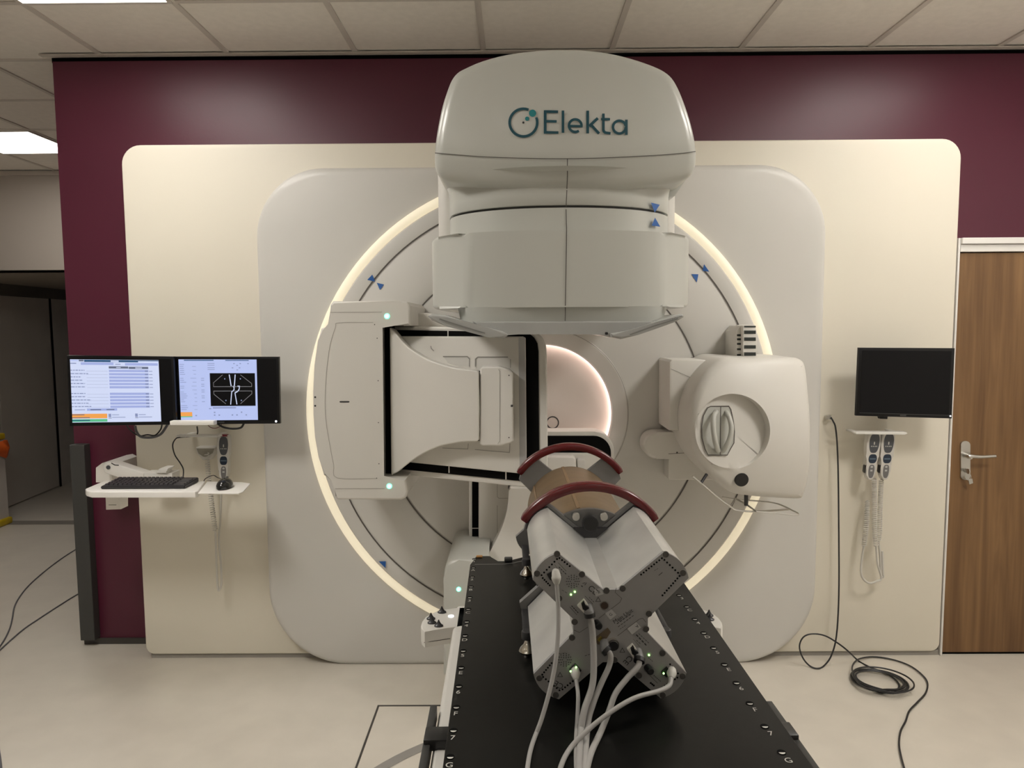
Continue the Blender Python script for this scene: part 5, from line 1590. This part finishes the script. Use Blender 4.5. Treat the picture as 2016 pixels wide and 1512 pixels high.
P += [UH(1700, 1352, 0.03), UH(1682, 1330, 0.03), UH(1678, 1312, 0.025), UH(1690, 1298, 0.015), UH(1718, 1293, 0.006), UH(1755, 1298, 0.006), UH(1790, 1310, 0.006), UH(1815, 1328, 0.006), UH(1826, 1345, 0.006), UH(1822, 1365, 0.006), UH(1806, 1383, 0.006), UH(1790, 1400, 0.006), UH(1783, 1420, 0.006), UH(1773, 1440, 0.006), UH(1770, 1465, 0.006), UH(1774, 1490, 0.006), UH(1782, 1520, 0.006), UH(1795, 1580, 0.006)]
fc = simple_cable('floor_cable', 'black cable coiled on the floor in front of the cream panel near the door', P, 0.0036, CABLEB, n=6, res=5)
simple_cable('floor_cable', 'upper one of the two thin dark cables on the floor at the far left', [UH(185, 1062, 0.004), UH(147, 1083, 0.004), UH(115, 1104, 0.004), UH(78, 1133, 0.004), UH(50, 1160, 0.004), UH(30, 1190, 0.004), UH(24, 1218, 0.004), UH(18, 1240, 0.004), UH(3, 1268, 0.004), UH(-30, 1310, 0.004)], 0.0036, CABLEG, group='cables on the left floor')
simple_cable('floor_cable', 'lower one of the two thin dark cables on the floor at the far left', [UH(190, 1150, 0.004), UH(151, 1171, 0.004), UH(120, 1190, 0.004), UH(80, 1216, 0.004), UH(45, 1240, 0.004), UH(5, 1275, 0.004), UH(-30, 1310, 0.004)], 0.0036, CABLEG, group='cables on the left floor')
simple_cable('floor_cable', 'dark cable at the very left edge of the floor near the bottom corner', [UH(-30, 1310, 0.0045), UH(-34, 1370, 0.0045), UH(-20, 1420, 0.0045), UH(-8, 1450, 0.0045), UH(-2, 1480, 0.0045), UH(2, 1515, 0.0045), UH(4, 1560, 0.0045), UH(-40, 1750, 0.0045), UH(-300, 2050, 0.0045), UH(-900, 2400, 0.0045)], 0.004, CABLEG)

# ================================================================== WASTE BIN
t = thing('waste_bin', 'white waste bin with yellow lid and orange liner at the left edge', 'bin', UH(-30, 1045, 0))
BY = UH(22, 1028, 0).y - 0.38
xr = U(14, 1000, BY + 0.35).x
zt = U(5, 866, BY + 0.35).z; zl = U(5, 853, BY + 0.35).z
bm = NB(); hexa(bm, [(xr - 0.42, BY, 0.05), (xr + 0.01, BY, 0.05), (xr + 0.01, BY + 0.35, 0.05), (xr - 0.42, BY + 0.35, 0.05), (xr - 0.44, BY - 0.01, zt), (xr, BY - 0.01, zt), (xr, BY + 0.36, zt), (xr - 0.44, BY + 0.36, zt)])
mk('bin_body', bm, BINW, t)
bm = NB(); bx(bm, xr - 0.46, xr + 0.005, BY - 0.03, BY + 0.38, zt + 0.002, zl, bev=0.012, seg=3)
mk('bin_lid', bm, YELLOW, t)
bm = NB()
N = 26
def bag(k, top):
    u = k / N
    per = [(-0.46, -0.03), (0.045, -0.035), (0.06, 0.36), (-0.46, 0.38)]
    s = u * 4; i = int(s) % 4; f = s - int(s)
    a, b = per[i], per[(i + 1) % 4]
    x, y = a[0] + (b[0] - a[0]) * f, a[1] + (b[1] - a[1]) * f
    j = 0.012 * sin(k * 2.7)
    return (xr + x + (0 if top else j * 1.3), BY + y + (0.0 if top else j), zt - 0.002 if top else zt - 0.12 + 0.03 * sin(k * 1.9))
tp = [bm.verts.new(((bag(k, True)[0] + xr - 0.2) / 2 * 1.0 if False else bag(k, True)[0] - 0.03, bag(k, True)[1], bag(k, True)[2])) for k in range(N)]
md = [bm.verts.new((bag(k, False)[0] + 0.0, bag(k, False)[1], zt - 0.06)) for k in range(N)]
lo = [bm.verts.new((bag(k, False)[0] - 0.03, bag(k, False)[1] + 0.01, bag(k, False)[2])) for k in range(N)]
for A_, B_ in ((tp, md), (md, lo)):
    for k in range(N): bm.faces.new((A_[k], A_[(k + 1) % N], B_[(k + 1) % N], B_[k]))
ob = mk('bin_liner', bm, ORANGE, t, angle=80)
so = ob.modifiers.new('thickness', 'SOLIDIFY'); so.thickness = 0.004
bm = NB(); bx(bm, xr - 0.44, xr + 0.035, BY - 0.06, BY + 0.36, 0.002, 0.055, bev=0.012, seg=3)
mk('bin_base', bm, YELLOW, t)
bm = NB(); bx(bm, xr - 0.36, xr + 0.02, BY - 0.066, BY - 0.061, 0.030, 0.050)
mk('pedal', bm, CHAR, t)
